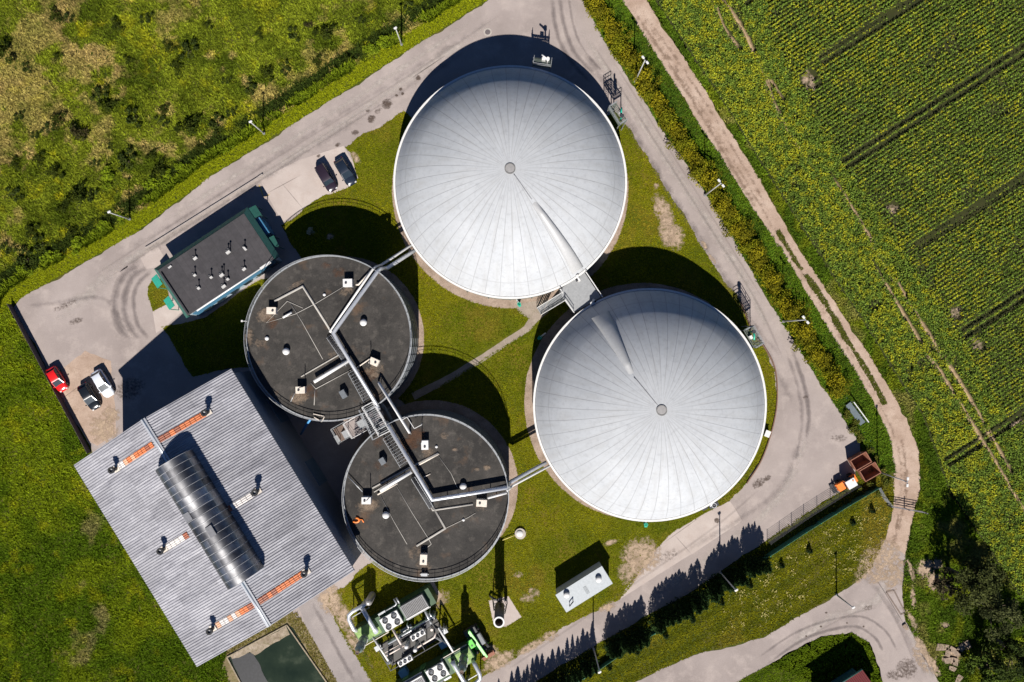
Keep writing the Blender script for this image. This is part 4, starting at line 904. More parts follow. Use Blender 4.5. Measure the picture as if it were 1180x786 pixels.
def dig_d(t):
    a = math.radians(30)
    halo(t, [(424, 582, 2.0, 1.2, .2, 1), (488, 652, 1.4, 1.0, 0, .6), (480, 636, 2, 1.2, .5, .4), (494, 522, 1.2, 1, 0, .6), (512, 502, .9, .6, 0, .5), (524, 518, .5, .3, 0, .8), (561, 539, .7, .5, 0, .9), (550, 541, .5, .3, 0, .8), (555, 584, 1.4, .8, 0, .4)], M_halo)
    halo(t, [(478, 505, 2.2, 1.6, .4, 1), (470, 512, 1.6, 1.2, 0, .9), (437, 510, 1.4, 1, .4, .5), (440, 535, 1.6, 1, .4, .4), (411, 599, .8, .5, 0, .8)], M_rustst)
    hatch(t, 489.5, 513, a - .5 + PI / 2, cover='white', pole=2.6); hatch(t, 422, 577, 0.0, cover='white', pole=3.1); hatch(t, 555, 580, -.05, 1.4, .95, cover='beige'); hatch(t, 488, 645, PI / 2 - .05, 1.4, .95, cover='beige')
    vent_dome(t, 533.5, 561.5); vent_dome(t, 444, 594.5); vent_dome(t, 534, 599.5, .2, .3); vent_dome(t, 502.8, 515, .2, .3)
    roof_line(t, 'cable_duct', [(429, 562.5), (470, 540), (505, 522)], .13, M_cond); roof_line(t, 'cable_duct', [(431, 567), (466, 546)], .10, M_cond)
    roof_line(t, 'cable_duct', [(482, 536), (506, 523)], .12, M_beige); roof_line(t, 'cable_duct', [(545, 581), (499, 588), (494, 580)], .14, M_cond)
    roof_line(t, 'cable_duct', [(480, 629), (513, 609), (494, 575)], .16, M_cond); roof_line(t, 'thin_cable', [(513, 609), (540, 596), (548, 591)], .05, M_cond, .1, 5)
    roof_line(t, 'thin_cable', [(457, 560), (475, 591), (494, 621), (497, 627), (492, 631)], .055, M_cond, .1, 5); roof_line(t, 'thin_cable', [(439, 572), (454, 601), (469, 627)], .045, M_cond, .1, 5)
    roof_line(t, 'thin_cable', [(505, 525), (520, 546), (527, 562)], .04, M_cond, .1, 5); roof_line(t, 'thin_cable', [(401, 549), (418, 567)], .07, M_galv, .4, 5); roof_line(t, 'thin_cable', [(488, 550), (496, 546)], .07, M_beige, .2, 5)
    roof_line(t, 'cable_duct', [(435, 570), (458, 557)], .12, M_beige, .3)
    g = P(441, 531, ZC + .5); wb(MB().box(g, (1.0, .8, .9), a + PI / 2), 'control_box', M_cladg, t, .03)
    wb(MB().tube([P(474, 543.8, ZC + .95), P(438, 565.5, ZC + .95)], .26, 12).beam(P(446, 560, ZC), P(446, 560, ZC + .9), .1, .1).beam(P(466, 548, ZC), P(466, 548, ZC + .9), .1, .1), 'branch_pipe', M_white, t)
    wb(MB().tube([P(562, 574, ZC + .9), P(584, 568, ZC + .9)], .17, 10).beam(P(572, 571, ZC), P(572, 571, ZC + .8), .1, .1), 'branch_pipe', M_white, t)
    wb(MB().beam(P(484, 662, ZC + .2), P(494, 662, ZC + .2), .12, .12).box(P(489, 662, ZC + .5), (.9, .4, .5)), 'rim_equipment', M_galv, t)
digester('c', 'dark flat roofed digester tank between office building and barn', dig_c)
digester('d', 'dark flat roofed digester tank above the generator units', dig_d)
tg = P(410.5, 599, ZC); hs = MB()
hs.tube([(tg.x + .45 * math.cos(k), tg.y + .32 * math.sin(k), ZC + .16) for k in [-2.6 + .35 * j for j in range(13)]], .14, 8)
hs.tube([(tg.x + .45, tg.y + .1, ZC + .16), (tg.x + .9, tg.y + .05, ZC + .14), (tg.x + 1.1, tg.y - .35, ZC + .14)], .08, 8)
tag(hs.build('hose_coil', M_orange), 'small orange hose coil lying on the dark tank roof near the barn', 'hose')

# ---------------------------------------------------------------- pipework on top of and between the tanks
def post(mb, px, py, z0, z1, w=.12): 
    c = P(px, py, z1); mb.beam((c.x, c.y, z0), (c.x, c.y, z1 - .02), w, w)
o = thing('gas_main_pipe', 'thick silver gas pipe from upper white dome across the upper dark tank', 'pipe', (*XY(394, 390), 0))
wb(MB().tube([P(479.5, 287.5, 5.2), P(446, 309, 5.3), P(441.5, 309.5, 6.0), P(438, 310, 8.6), P(434, 314, 9.1), P(384, 384, 9.1), P(394, 401, 9.1), P(432.5, 464, 9.1), P(436, 470, 8.4), P(437, 473, 7.2)], .27, 14), 'main_run', M_silver, o)
wb(MB().tube([P(475.5, 281.5, 5.2), P(440, 305, 5.3), P(436.5, 306.5, 6.2), P(433, 307.5, 8.3), P(429, 311, 8.7), P(380, 383, 8.7)], .17, 12), 'return_run', M_white, o)
mb = MB()
for q in ((428, 322), (405, 354), (390, 375), (396, 404), (409, 426), (424, 450)): post(mb, *q, ZC, 9.0)
wb(mb, 'pipe_support', M_galv, o)
o = thing('gas_main_pipe', 'thick silver gas pipe from the lower dark tank to lower white dome', 'pipe', (*XY(498, 560), 0))
wb(MB().tube([P(446, 487, 7.4), P(447, 489, 8.6), P(449, 493, 9.1), P(498.3, 576, 9.1), P(583, 561.8, 9.1), P(586, 561, 8.4), P(586, 558, 5.8), P(589, 555, 5.2), P(630, 532.5, 5.2)], .27, 14), 'main_run', M_silver, o)
wb(MB().tube([P(584, 566, 8.8), P(587, 563.5, 8.0), P(588, 562, 5.6), P(591, 559.5, 5.2), P(634, 536.5, 5.2)], .17, 12), 'return_run', M_white, o)
mb = MB()
for q in ((455, 503), (468, 525), (482, 549), (494, 569), (515, 573), (540, 569), (565, 565)): post(mb, *q, ZC, 9.0)
wb(mb, 'pipe_support', M_galv, o)
o = thing('bridge_pipe', 'thin white pipe bridging the gap between the two dark tanks', 'pipe', (*XY(452, 470), 0))
wb(MB().tube([P(436, 440.5, 8.3), P(437, 442, 9.3), P(472, 498.5, 9.3), P(473, 500, 8.2)], .16, 10), 'pipe_run', M_white, o)
wb(MB().beam(P(463.5, 484, 9.4), P(469, 480.7, 9.4), .08, .08).beam(P(469, 480.7, 9.4), P(477.5, 494, 9.4), .08, .08).beam(P(477.5, 494, 9.4), P(486, 489.5, 9.4), .08, .08).beam(P(486, 489.5, 9.4), P(486, 487.5, 8.3), .08, .08), 'guard_rail', M_white, o)
wb(MB().beam(P(438.5, 445, 8.1), P(438.5, 445, 9.2), .08, .08).beam(P(471.5, 497, 8.1), P(471.5, 497, 9.2), .08, .08), 'pipe_support', M_galv, o)
# cable trays beside the mains
def tray(label, a, b, w, loc, z=ZC + .55):
    o = thing('cable_tray', label, 'cable tray', (*XY(*loc), 0)); A, B = P(*a, z), P(*b, z); d = (B - A).normalized(); s = Vector((-d.y, d.x, 0)); L = (B - A).length; mb = MB()
    for q in (-1, 1): mb.beam(A + s * q * w / 2, B + s * q * w / 2, .07, .14)
    for k in range(int(L / .45) + 1): mb.beam(A + d * k * .45 - s * w / 2, A + d * k * .45 + s * w / 2, .06, .05)
    wb(mb, 'ladder_frame', M_galv, o)
    mb = MB()
    for q in (-.28, -.1, .06, .24): mb.tube([A + s * q * w + Vector((0, 0, .06)), B + s * q * w + Vector((0, 0, .06))], .045, 6)
    wb(mb, 'cables', plain('cable_dark', (.05, .05, .055), .6), o)
    mb = MB(); nn = max(2, int(L / 3))
    for k in range(nn + 1):
        p = A.lerp(B, k / nn)
        for q in (-1, 1): mb.beam(Vector((p.x, p.y, ZC)) + s * q * w / 2, p + s * q * w / 2, .07, .07)
    wb(mb, 'tray_post', M_galv, o)
tray('grey ladder cable tray beside the pipe on the upper dark tank', (379, 388), (401, 420), .75, (390, 404))
tray('wide grey cable tray on upper dark tank leading to the platform', (406, 428), (424, 461), 1.35, (415, 445))
tray('wide grey cable tray on lower dark tank leading from the platform', (446, 503), (466, 536), 1.35, (456, 520))
tray('narrow grey cable tray beside the pipe on the lower dark tank', (476, 551), (497, 585), .6, (486, 568))

# ---------------------------------------------------------------- access platforms and stairs
def deck_grating(mb, pts, z, step=.28):
    """bearing bars filling a convex polygon"""
    c = [Vector((p[0], p[1], z)) for p in pts]; d = (c[1] - c[0]).normalized(); s = Vector((-d.y, d.x, 0)); us = [(v - c[0]).dot(s) for v in c]
    u = min(us) + .05
    while u < max(us):
        xs = []
        for i in range(len(c)):
            a, b = c[i], c[(i + 1) % len(c)]; ua, ub = us[i], us[(i + 1) % len(c)]
            if (ua - u) * (ub - u) < 0: xs.append(a.lerp(b, (u - ua) / (ub - ua)))
        if len(xs) == 2: mb.beam(xs[0], xs[1], .09, .05)
        u += step
    for i in range(len(c)): mb.beam(c[i], c[(i + 1) % len(c)], .12, .18)
    return mb
def rail_run(mb, pts, z, h=1.1, close=False):
    L = [Vector((p[0], p[1], z)) for p in pts]
    if close: L.append(L[0])
    for a, b in zip(L[:-1], L[1:]):
        n = max(1, int((b - a).length / 1.3))
        for k in range(n + 1): p = a.lerp(b, k / n); mb.beam(p, p + Vector((0, 0, h)), .06, .06)
        for q in (h, h * .52): mb.beam(a + Vector((0, 0, q)), b + Vector((0, 0, q)), .07, .07)
    return mb
def pts_at(lst, z): return [P(px, py, z) for px, py in lst]
def stairs(mb, a, b, w, n):
    a, b = Vector(a), Vector(b); d = Vector((b.x - a.x, b.y - a.y, 0)).normalized(); s = Vector((-d.y, d.x, 0)); step = (b - a) / n
    for k in range(n):
        p = a + step * (k + .5); mb.beam(p - s * w / 2, p + s * w / 2, step.to_2d().length * .72, .05)
    for q in (-1, 1): mb.beam(a + s * q * w / 2, b + s * q * w / 2, .06, .22)
    return mb
o = thing('access_platform', 'grey steel platform and stairs bridging the two white domes', 'platform', (*XY(660, 345), 0))
zD = 5.2; dk = pts_at([(645, 333.5), (673.5, 314), (692.5, 342.5), (661, 360.5), (650, 345.5)], zD)
wb(MB().prism([(p.x, p.y) for p in dk], zD - .16, zD), 'deck', plain('deck_plate', (.26, .265, .27), .7, 0, .1), o)
r1 = MB(); rail_run(r1, pts_at([(674.5, 314), (693.5, 342.5)], zD), zD); wb(r1, 'railing', M_white, o)
r2 = MB(); rail_run(r2, pts_at([(650.5, 345.5), (661, 360.5)], zD), zD); rail_run(r2, pts_at([(645, 333.5), (648, 338)], zD), zD); wb(r2, 'railing', M_white, o)
st = MB(); sa = P(649, 342, zD); sb = P(621, 359, 0.1); stairs(st, sa, sb, 1.15, 22); wb(st, 'stair', M_grate, o)
r3 = MB(); d = Vector((sb.x - sa.x, sb.y - sa.y, 0)).normalized(); s = Vector((-d.y, d.x, 0))
for q in (-1, 1):
    a_, b_ = sa + s * q * .62, sb + s * q * .62
    for hh in (.55, 1.0): r3.beam(a_ + Vector((0, 0, hh)), b_ + Vector((0, 0, hh)), .07, .07)
    for k in range(7): p = a_.lerp(b_, k / 6); r3.beam(p, p + Vector((0, 0, 1.0)), .06, .06)
wb(r3, 'stair_rail', M_white, o)
lg = MB()
for p in dk[:4]: c = (Vector((p.x, p.y, 0)) - Vector((sum(v.x for v in dk) / 5, sum(v.y for v in dk) / 5, 0))) * -.12; wb(MB().beam((p.x + c.x, p.y + c.y, 0), (p.x + c.x, p.y + c.y, zD - .16), .16, .16), 'support_post', M_galv, o)
def small_valve(label, px, py, z, rot):
    o = thing('relief_valve', label, 'valve', (P(px, py, z).x, P(px, py, z).y, z), rot, 'relief valves by the dome rims')
    MB().tube([(0, 0, 0), (0, 0, .55), (.0, .18, .75), (0, .55, .8)], .14, 10).build('valve_pipe', M_white, o)
    mb = MB().cyl((0, .62, .55), .22, .5, 14).ring((0, 0, 0), .14, .24, .02, .07, 14); mb.build('valve_cap', M_white, o)
    MB().box((-.3, .1, .3), (.25, .3, .6)).build('valve_box', M_dark, o); return o
small_valve('small white valve on the bridge platform beside the upper dome', 667, 323, zD + .0, .5)
small_valve('small blue shaded white valve on bridge platform beside lower dome', 684, 346, zD, 2.5)

o = thing('stair_platform', 'galvanised walkway platform and stair tower between the two dark tanks', 'platform', (*XY(435, 485), 0))
zP = 8.15
A4 = pts_at([(418.5, 469), (430.5, 462.5), (450.5, 496), (438, 502)], zP); B4 = pts_at([(415, 472), (418.3, 470), (438, 502.5), (431, 506)], zP - .25)
wb(deck_grating(MB(), A4, zP), 'upper_deck', M_grate, o); wb(deck_grating(MB(), B4, zP - .25), 'side_walkway', M_grate, o)
L4 = pts_at([(397, 488), (414.5, 477.5), (424, 495), (407, 504.5)], 6.4); wb(deck_grating(MB(), L4, 6.4, .2), 'stair_landing', plain('pinkish_grating', (.25, .22, .22), .6, .2), o)
mb = MB(); stairs(mb, P(413, 491, 6.4), P(421, 486.5, 8.0), 1.2, 7); stairs(mb, P(402, 499, 6.2), P(387, 507.5, 3.2), 1.2, 12); wb(mb, 'stair', M_grate, o)
mb = MB(); rail_run(mb, A4, zP, close=True); wb(mb, 'railing', M_white, o)
mb = MB(); rail_run(mb, B4[2:] + B4[:1], zP - .25); wb(mb, 'railing', M_galv, o)
mb = MB(); rail_run(mb, [L4[1], L4[0], L4[3], L4[2]], 6.4); wb(mb, 'railing', M_white, o)
mb = MB(); rail_run(mb, pts_at([(408, 480), (383, 494), (392.5, 511)], 5.0), 5.0); wb(mb, 'railing', M_galv, o)
M4 = pts_at([(384, 495), (397, 488), (405, 502), (393, 509)], 5.0); wb(MB().prism([(p.x, p.y) for p in M4], 4.86, 5.0), 'lower_landing', plain('brown_deck', (.13, .09, .07), .8), o)
mb = MB()
for q, zz in ((A4[0], zP), (A4[3], zP), (A4[1], zP), (A4[2], zP), (L4[0], 6.4), (L4[3], 6.4), (M4[0], 4.9), (M4[3], 4.9)): wb(MB().beam((q.x, q.y, 0), (q.x, q.y, zz - .1), .16, .16), 'support_post', M_galv, o)
mb = MB()
for (a, b, z, r) in (((424, 472), (436, 492), 7.2, .16), ((428, 470), (440, 490), 6.9, .12), ((421, 475), (432, 494), 7.4, .09)): mb.tube([P(*a, z), P(*b, z)], r, 8)
wb(mb, 'under_deck_pipe', M_silver, o)
mb = MB()
for (px, py) in ((427, 478), (432, 484), (438, 478), (441, 488)): mb.box(P(px, py, zP - .5), (.9, .7, .8), .5)
wb(mb, 'deck_equipment', plain('pump_housing', (.28, .23, .23), .6), o, .03)
o = thing('fermenter_pipe', 'dark sagging pipe under the walkway between the dark tanks', 'pipe', (*XY(446, 478), 0))
wb(MB().tube([P(436, 462, 6.5), P(443, 470, 6.2), P(449, 481, 6.0), P(452, 489, 6.4)], .3, 10), 'pipe_run', M_cladg, o); wb(MB().beam((*P(444, 473, 6.2).xy, 0), P(444, 473, 5.9), .15, .15), 'pipe_support', M_galv, o)

def service_platform(label, px, py, ang, key, z=5.2, green=True, L=3.0, W=1.35):
    c = P(px, py, z); o = thing('service_platform', label, 'platform', (c.x, c.y, 0), ang, 'service platforms on the dome rims')
    pp = [(-L / 2, -W / 2), (L / 2, -W / 2), (L / 2, W / 2), (-L / 2, W / 2)]
    deck_grating(MB(), pp, z, .18).build('deck', plain('greenish_grating', (.10, .12, .10), .7, .1), o)
    rail_run(MB(), [pp[0], pp[3], pp[2], pp[1]], z).build('railing', M_galv, o)
    for p in pp: MB().beam((p[0] * .95, p[1] * .95, 0), (p[0] * .95, p[1] * .95, z - .1), .11, .11).build('support_post', M_galv, o)
    MB().tube([(-L * .28, 0, z + .05), (-L * .28, 0, z + 1.5), (-L * .1, -.2, z + 1.75), (L * .08, -.55, z + 1.7)], .13, 10).build('vent_pipe', M_teal if green else M_white, o)
    MB().box((-L * .05, -.42, z + .35), (.55, .4, .65)).build('pressure_box', M_white, o, .03)
    MB().cyl((-L * .28, 0, z + 1.55), .26, .45, 14).build('vent_cap', M_dark if green else M_white, o)
    mb = MB()                                            # ladder down to the ground
    for q in (-.22, .22): mb.beam((L / 2 + .1, q, .02), (L / 2 + .1, q, z + 1.0), .05, .05)
    for k in range(17): mb.beam((L / 2 + .1, -.22, .3 + k * .3), (L / 2 + .1, .22, .3 + k * .3), .04, .04)
    mb.build('ladder', M_galv, o); return o
service_platform('service platform with teal pipe on the upper dome beside the drive', 711.5, 132, math.radians(-58) + PI, 'a')
service_platform('service platform with teal pipe on lower dome at the drive bend', 867.5, 388, math.radians(-60), 'b')
service_platform('service platform with white ball vent in the shadow above upper dome', 625, 72.5, math.radians(-8) + PI, 'a', green=False, W=1.1, L=2.6)
def gas_valve(label, px, py, ang, col=M_teal):
    X, Y = XY(px, py); o = thing('condensate_valve', label, 'valve', (X, Y, 0), ang, 'teal valves at the dome foot')
    MB().tube([(0, 0, 0), (0, 0, 1.0), (0, .2, 1.15), (0, 1.1, 1.15)], .12, 10).build('valve_pipe', M_white, o)
    MB().cyl((0, 0, .55), .26, .3, 14).box((0, -.15, 1.2), (.42, .55, .4)).build('valve_body', col, o, .02)
    MB().ring((0, 0, 0), .22, .3, 1.52, 1.57, 18).beam((-.25, 0, 1.54), (.25, 0, 1.54), .04, .04).cyl((0, 0, 1.2), .04, .34, 8).build('hand_wheel', col, o); return o
gas_valve('teal valve on the paved path below the upper white dome', 598, 351, .45)
gas_valve('teal valve in the shadow left of the lower white dome', 622, 389, -.9)
gas_valve('teal valve at the lower edge of the lower white dome', 742.5, 602, -.1)
o = thing('pump_unit', 'dark pump and pipes on the concrete pad by lower dome', 'pump', (*XY(821, 581), 0), .45)
MB().box((0, 0, .45), (1.5, .7, .9)).box((-1.4, .1, .3), (.9, .5, .6)).build('pump_body', M_dark, o, .04)
MB().tube([(-.6, .3, .3), (-.6, .3, 1.3), (-.2, .6, 1.4), (0, 1.2, 1.4)], .12, 8).build('pump_pipe', M_white, o)
MB().ring((0, 0, 0), .3, .42, .95, 1.02, 18).cyl((0, 0, .9), .05, .12, 8).build('hand_wheel', M_galv, o)
o = thing('pump_unit', 'small grey pump at the right edge of the lower dome', 'pump', (*XY(882, 499), 0), 1.2)
MB().box((0, 0, .5), (.9, .7, 1.0)).build('pump_body', M_cladg, o, .04); MB().box((0, 0, 1.03), (1.0, .8, .05)).build('pump_lid', M_white, o)

# ---------------------------------------------------------------- barn
ZE, ZRG = 12.0, 14.7
bc = [P(85, 536, ZE), P(268, 424, ZE), P(406, 657, ZE), P(228, 770, ZE)]
cen = sum(bc, Vector()) / 4; bang = math.atan2(-234, 143)
BL = ((bc[3] - bc[0]).length + (bc[2] - bc[1]).length) / 2; BW = ((bc[1] - bc[0]).length + (bc[2] - bc[3]).length) / 2
barn = thing('barn', 'big grey corrugated metal barn with orange skylight strips and barrel vent', 'barn', (cen.x, cen.y, 0), bang)
BM = (Matrix.Translation((cen.x, cen.y, 0)) @ Matrix.Rotation(bang, 4, 'Z')).inverted()
def bl(px, py, z): return BM @ P(px, py, z)
def roofz(y): return ZRG - abs(y) * (ZRG - ZE) / (BW / 2)
m, nt, b = new_mat('barn_roof_metal'); co = objco(nt)
mp = N(nt, 'ShaderNodeMapping'); mp.inputs['Scale'].default_value = (1.7, .13, 1); nt.links.new(co, mp.inputs[0])
n1 = noise(nt, 1.3, 6, .72, mp.outputs[0]); n2 = noise(nt, .13, 5, .6, co); n3 = noise(nt, 4.0, 4, .7, co)
wv = N(nt, 'ShaderNodeTexBrick'); wv.offset = .0; wv.inputs['Scale'].default_value = 1.0; wv.inputs['Brick Width'].default_value = 1.02; wv.inputs['Row Height'].default_value = 3.2; wv.inputs['Mortar Size'].default_value = .0
wv.inputs['Color1'].default_value = (.84, .84, .85, 1); wv.inputs['Color2'].default_value = (1.1, 1.1, 1.1, 1); nt.links.new(co, wv.inputs[0])
c = ramp(nt, n1, [(.28, (.17, .166, .186)), (.46, (.31, .305, .328)), (.70, (.43, .422, .440))])
c = mixc(nt, c, (.21, .205, .215), math_(nt, 'MULTIPLY', ramp(nt, n2, [(.45, (0, 0, 0)), (.65, (1, 1, 1))]), .4))
c = mixc(nt, c, wv.outputs['Color'], 1.0, 'MULTIPLY')
c = mixc(nt, c, ramp(nt, n3, [(.3, (.85,) * 3), (.7, (1.12,) * 3)]), 1.0, 'MULTIPLY')
nt.links.new(c, b.inputs['Base Color']); b.inputs['Roughness'].default_value = .5; b.inputs['Metallic'].default_value = .15
M_broof = m
mb = MB(); per = .36; nx = int(BL / per)
per = BL / nx
for sgn in (-1, 1):
    vs = []; xs = []
    for k in range(nx):
        x0 = -BL / 2 + k * per
        xs += [(x0, 0), (x0 + per * .42, 0), (x0 + per * .58, .085), (x0 + per * .84, .085)]
    xs.append((BL / 2, 0))
    for x_, h_ in xs:
        vs += [(x_, 0, ZRG + h_), (x_, sgn * BW / 2, ZE + h_)]
    mb.add(vs, [(2 * i, 2 * i + 2, 2 * i + 3, 2 * i + 1) if sgn > 0 else (2 * i, 2 * i + 1, 2 * i + 3, 2 * i + 2) for i in range(len(xs) - 1)])
mb2 = MB()
mb.build('roof', M_broof, barn)
sl = (ZRG - ZE) / (BW / 2)
for sgn in (-1, 1):        # underside, with the eave edge
    mb2.add([(-BL / 2, 0, ZRG - .02), (BL / 2, 0, ZRG - .02), (BL / 2, sgn * BW / 2, ZE - .02), (-BL / 2, sgn * BW / 2, ZE - .02), (-BL / 2, 0, ZRG - .25), (BL / 2, 0, ZRG - .25), (BL / 2, sgn * BW / 2, ZE - .25), (-BL / 2, sgn * BW / 2, ZE - .25)],
            [(0, 1, 2, 3), (4, 5, 6, 7), (0, 3, 7, 4), (1, 2, 6, 5), (2, 3, 7, 6)])
mb2.build('roof_edge', M_galv, barn)
wl = MB(); i_ = .45; xw, yw = BL / 2 - i_, BW / 2 - i_; zt = lambda y: roofz(y) - .28
wl.add([(-xw, -yw, 0), (xw, -yw, 0), (xw, yw, 0), (-xw, yw, 0), (-xw, -yw, zt(yw)), (xw, -yw, zt(yw)), (xw, yw, zt(yw)), (-xw, yw, zt(yw)), (-xw, 0, zt(0)), (xw, 0, zt(0))],
       [(0, 1, 5, 4), (2, 3, 7, 6), (1, 2, 6, 9, 5), (3, 0, 4, 8, 7)])
wl.build('wall', plain('barn_wall_metal', (.20, .22, .25), .55, .1, .12), barn)
for x_ in (-9, 2): 
    MB().box((x_, yw + .04, 2.2), (4.2, .08, 4.4)).build('door', plain('barn_door_blue', (.10, .16, .22), .5), barn)
bar0 = bl(199, 530.5, 15.2); bar1 = bl(281.8, 667.5, 15.2); bx0, bx1 = min(bar0.x, bar1.x), max(bar0.x, bar1.x); by = (bar0.y + bar1.y) / 2
for xa, xb in ((-BL / 2, bx0), (bx1, BL / 2)):
    cap = MB()
    for sgn in (-1, 1): cap.add([(xa, 0, ZRG + .17), (xb, 0, ZRG + .17), (xb, sgn * .34, ZRG + .10), (xa, sgn * .34, ZRG + .10)], [(0, 1, 2, 3)])
    cap.tube([(xa, 0, ZRG + .18), (xb, 0, ZRG + .18)], .09, 8); cap.build('ridge_cap', M_silver, barn)
# barrel skylight over the ridge
mm, nt, b = new_mat('smoked_polycarbonate'); co = objco(nt); n1 = noise(nt, 1.2, 5, .7, co)
br = N(nt, 'ShaderNodeTexBrick'); br.offset = 0; br.inputs['Scale'].default_value = 1.0; br.inputs['Brick Width'].default_value = 1.05; br.inputs['Row Height'].default_value = 3.0; br.inputs['Mortar Size'].default_value = 0
br.inputs['Color1'].default_value = (.12, .12, .128, 1); br.inputs['Color2'].default_value = (.34, .34, .35, 1); nt.links.new(co, br.inputs[0])
nt.links.new(mixc(nt, br.outputs['Color'], ramp(nt, n1, [(.3, (.7,) * 3), (.7, (1.3,) * 3)]), 1.0, 'MULTIPLY'), b.inputs['Base Color']); b.inputs['Roughness'].default_value = .54; b.inputs['Metallic'].default_value = .97; b.inputs['Anisotropic'].default_value = .72
tv = N(nt, 'ShaderNodeCombineXYZ'); tv.inputs[0].default_value = 1.0; vt = N(nt, 'ShaderNodeVectorTransform', vector_type='VECTOR', convert_from='OBJECT', convert_to='WORLD'); nt.links.new(tv.outputs[0], vt.inputs[0]); nt.links.new(vt.outputs[0], b.inputs['Tangent'])
mb = MB(); na = 20; hw, hh, zb = 2.62, 2.25, ZRG - .35
arc = [(by + hw * math.cos(PI * k / na), zb + .55 + hh * math.sin(PI * k / na)) for k in range(na + 1)]
arc = [(by + hw, zb - .2)] + arc + [(by - hw, zb - .2)]
vs = [(x_, y_, z_) for x_ in (bx0, bx1) for y_, z_ in arc]; n_ = len(arc)
mb.add(vs, [(k, k + 1, n_ + k + 1, n_ + k) for k in range(n_ - 1)], True)
bv = mb.build('barrel_skylight', mm, barn)
mb = MB(); nr = 18
for k in range(nr + 1):
    x_ = bx0 + (bx1 - bx0) * k / nr
    mb.tube([(x_, y_, z_ + .01) for y_, z_ in arc], .03, 5)
mb.build('glazing_bar', plain('bar_grey', (.36, .36, .37), .6), bv)
for x_, s_ in ((bx0 + .03, -1), (bx1 - .03, 1)): MB().add([(x_, y_, z_ - .02) for y_, z_ in arc], [tuple(range(n_))]).build('end_panel', plain('end_panel_shade_blue', (.13, .20, .27), .5), bv)  # bluish tone of the shaded end, painted into the panel colour
mb = MB().box((bx0 + 10.8, by + .4, zb + .62 + hh * 1.0), (1.5, .9, .1)); mb.build('roof_hatch', plain('hatch_grey', (.16, .16, .17), .5), bv)
mb = MB().box((bx0 + 7.6, by - 1.4, zb + .62 + hh * .84), (1.2, 1.2, .12), 0, Matrix.Rotation(.35, 3, 'X')); mb.build('roof_hatch', plain('hatch_grey', (.16, .16, .17), .5), bv)
# translucent strips down the slopes
M_strip = col_mat('skylight_sheet', .45)
ORG, RED, WHT, PCH = (.52, .135, .032), (.27, .075, .032), (.58, .54, .51), (.56, .30, .18)
def skylight(pa, pb, cols):
    a, b = bl(*pa, 13.4), bl(*pb, 13.4); x_ = (a.x + b.x) / 2; n = len(cols); V = []; C = []
    for k in range(n):
        y0, y1 = a.y + (b.y - a.y) * k / n, a.y + (b.y - a.y) * (k + 1) / n - .06 * (1 if b.y > a.y else -1)
        for j in range(6):                                # six small humps across the sheet, like the roof profile
            xa, xb = x_ - .42 + j * .14, x_ - .42 + (j + 1) * .14; za, zc = (.11, .16) if j % 2 == 0 else (.16, .11)
            V += [(xa, y0, roofz(y0) + za), (xb, y0, roofz(y0) + zc), (xb, y1, roofz(y1) + zc), (xa, y1, roofz(y1) + za)]
            v = random.uniform(.85, 1.15); C += [tuple(q * v for q in cols[k])] * 4
    arr_mesh('skylight_strip', np.array(V), 4, np.array(C), M_strip, barn)
skylight((184, 508.5), (236.5, 476.5), [RED, RED, RED, ORG, RED, ORG, ORG, ORG, ORG, ORG])
skylight((181, 510.5), (134, 539.5), [ORG, RED, ORG, ORG, ORG, PCH, ORG, PCH, WHT, WHT])
skylight((263, 586), (290.5, 571), [RED, WHT, WHT, WHT, WHT]); skylight((219.5, 615), (191, 631), [RED, WHT, WHT, WHT, WHT])
skylight((302, 690), (349, 661), [RED, RED, ORG, RED, ORG, ORG, ORG, ORG, ORG, ORG]); skylight((299, 691.5), (249, 721.5), [RED, RED, ORG, ORG, PCH, WHT, PCH, WHT, WHT, PCH])
def cowl(px, py):
    p = bl(px, py, 14.6); z0 = roofz(p.y); o = MB().cyl((p.x, p.y, z0 - .1), .26, 1.35, 16).build('roof_chimney', M_dark, barn)
    MB().ring((p.x, p.y, 0), .22, .46, z0 + 1.25, z0 + 1.5, 20).build('cowl_ring', M_black, o)
    MB().cyl((p.x, p.y, z0 + 1.24), .23, .04, 16).build('cowl_damper', plain('cowl_steel', (.35, .35, .36), .5), o)
    MB().box((p.x, p.y, z0 + .16), (.9, .9, .05), 0, Matrix.Rotation(-sl * (1 if p.y > 0 else -1), 3, 'X')).build('flashing', M_beige, o)
for q in ((235, 476), (128, 542), (293, 568), (184, 635.5), (350, 662), (241, 728)): cowl(*q)

# ---------------------------------------------------------------- office building
ZO = 4.7
oc = [P(182, 311.5, ZO), P(282, 245.5, ZO), P(314.5, 298.5, ZO), P(216, 364, ZO)]
oce = sum(oc, Vector()) / 4; oang = math.atan2(oc[1].y - oc[0].y + oc[2].y - oc[3].y, oc[1].x - oc[0].x + oc[2].x - oc[3].x)
OL = ((oc[1] - oc[0]).length + (oc[2] - oc[3]).length) / 2; OW = ((oc[3] - oc[0]).length + (oc[2] - oc[1]).length) / 2
off = thing('office_building', 'low office building with dark flat roof and teal eaves', 'office', (oce.x, oce.y, 0), oang)
OM = (Matrix.Translation((oce.x, oce.y, 0)) @ Matrix.Rotation(oang, 4, 'Z')).inverted()
def ol(px, py, z): return OM @ P(px, py, z)
MB().box((0, 0, 2.1), (OL - .2, OW - .2, 4.2)).build('wall', plain('office_wall', (.30, .36, .40), .7), off)
M_felt, nt, b = new_mat('roofing_felt'); co = objco(nt)
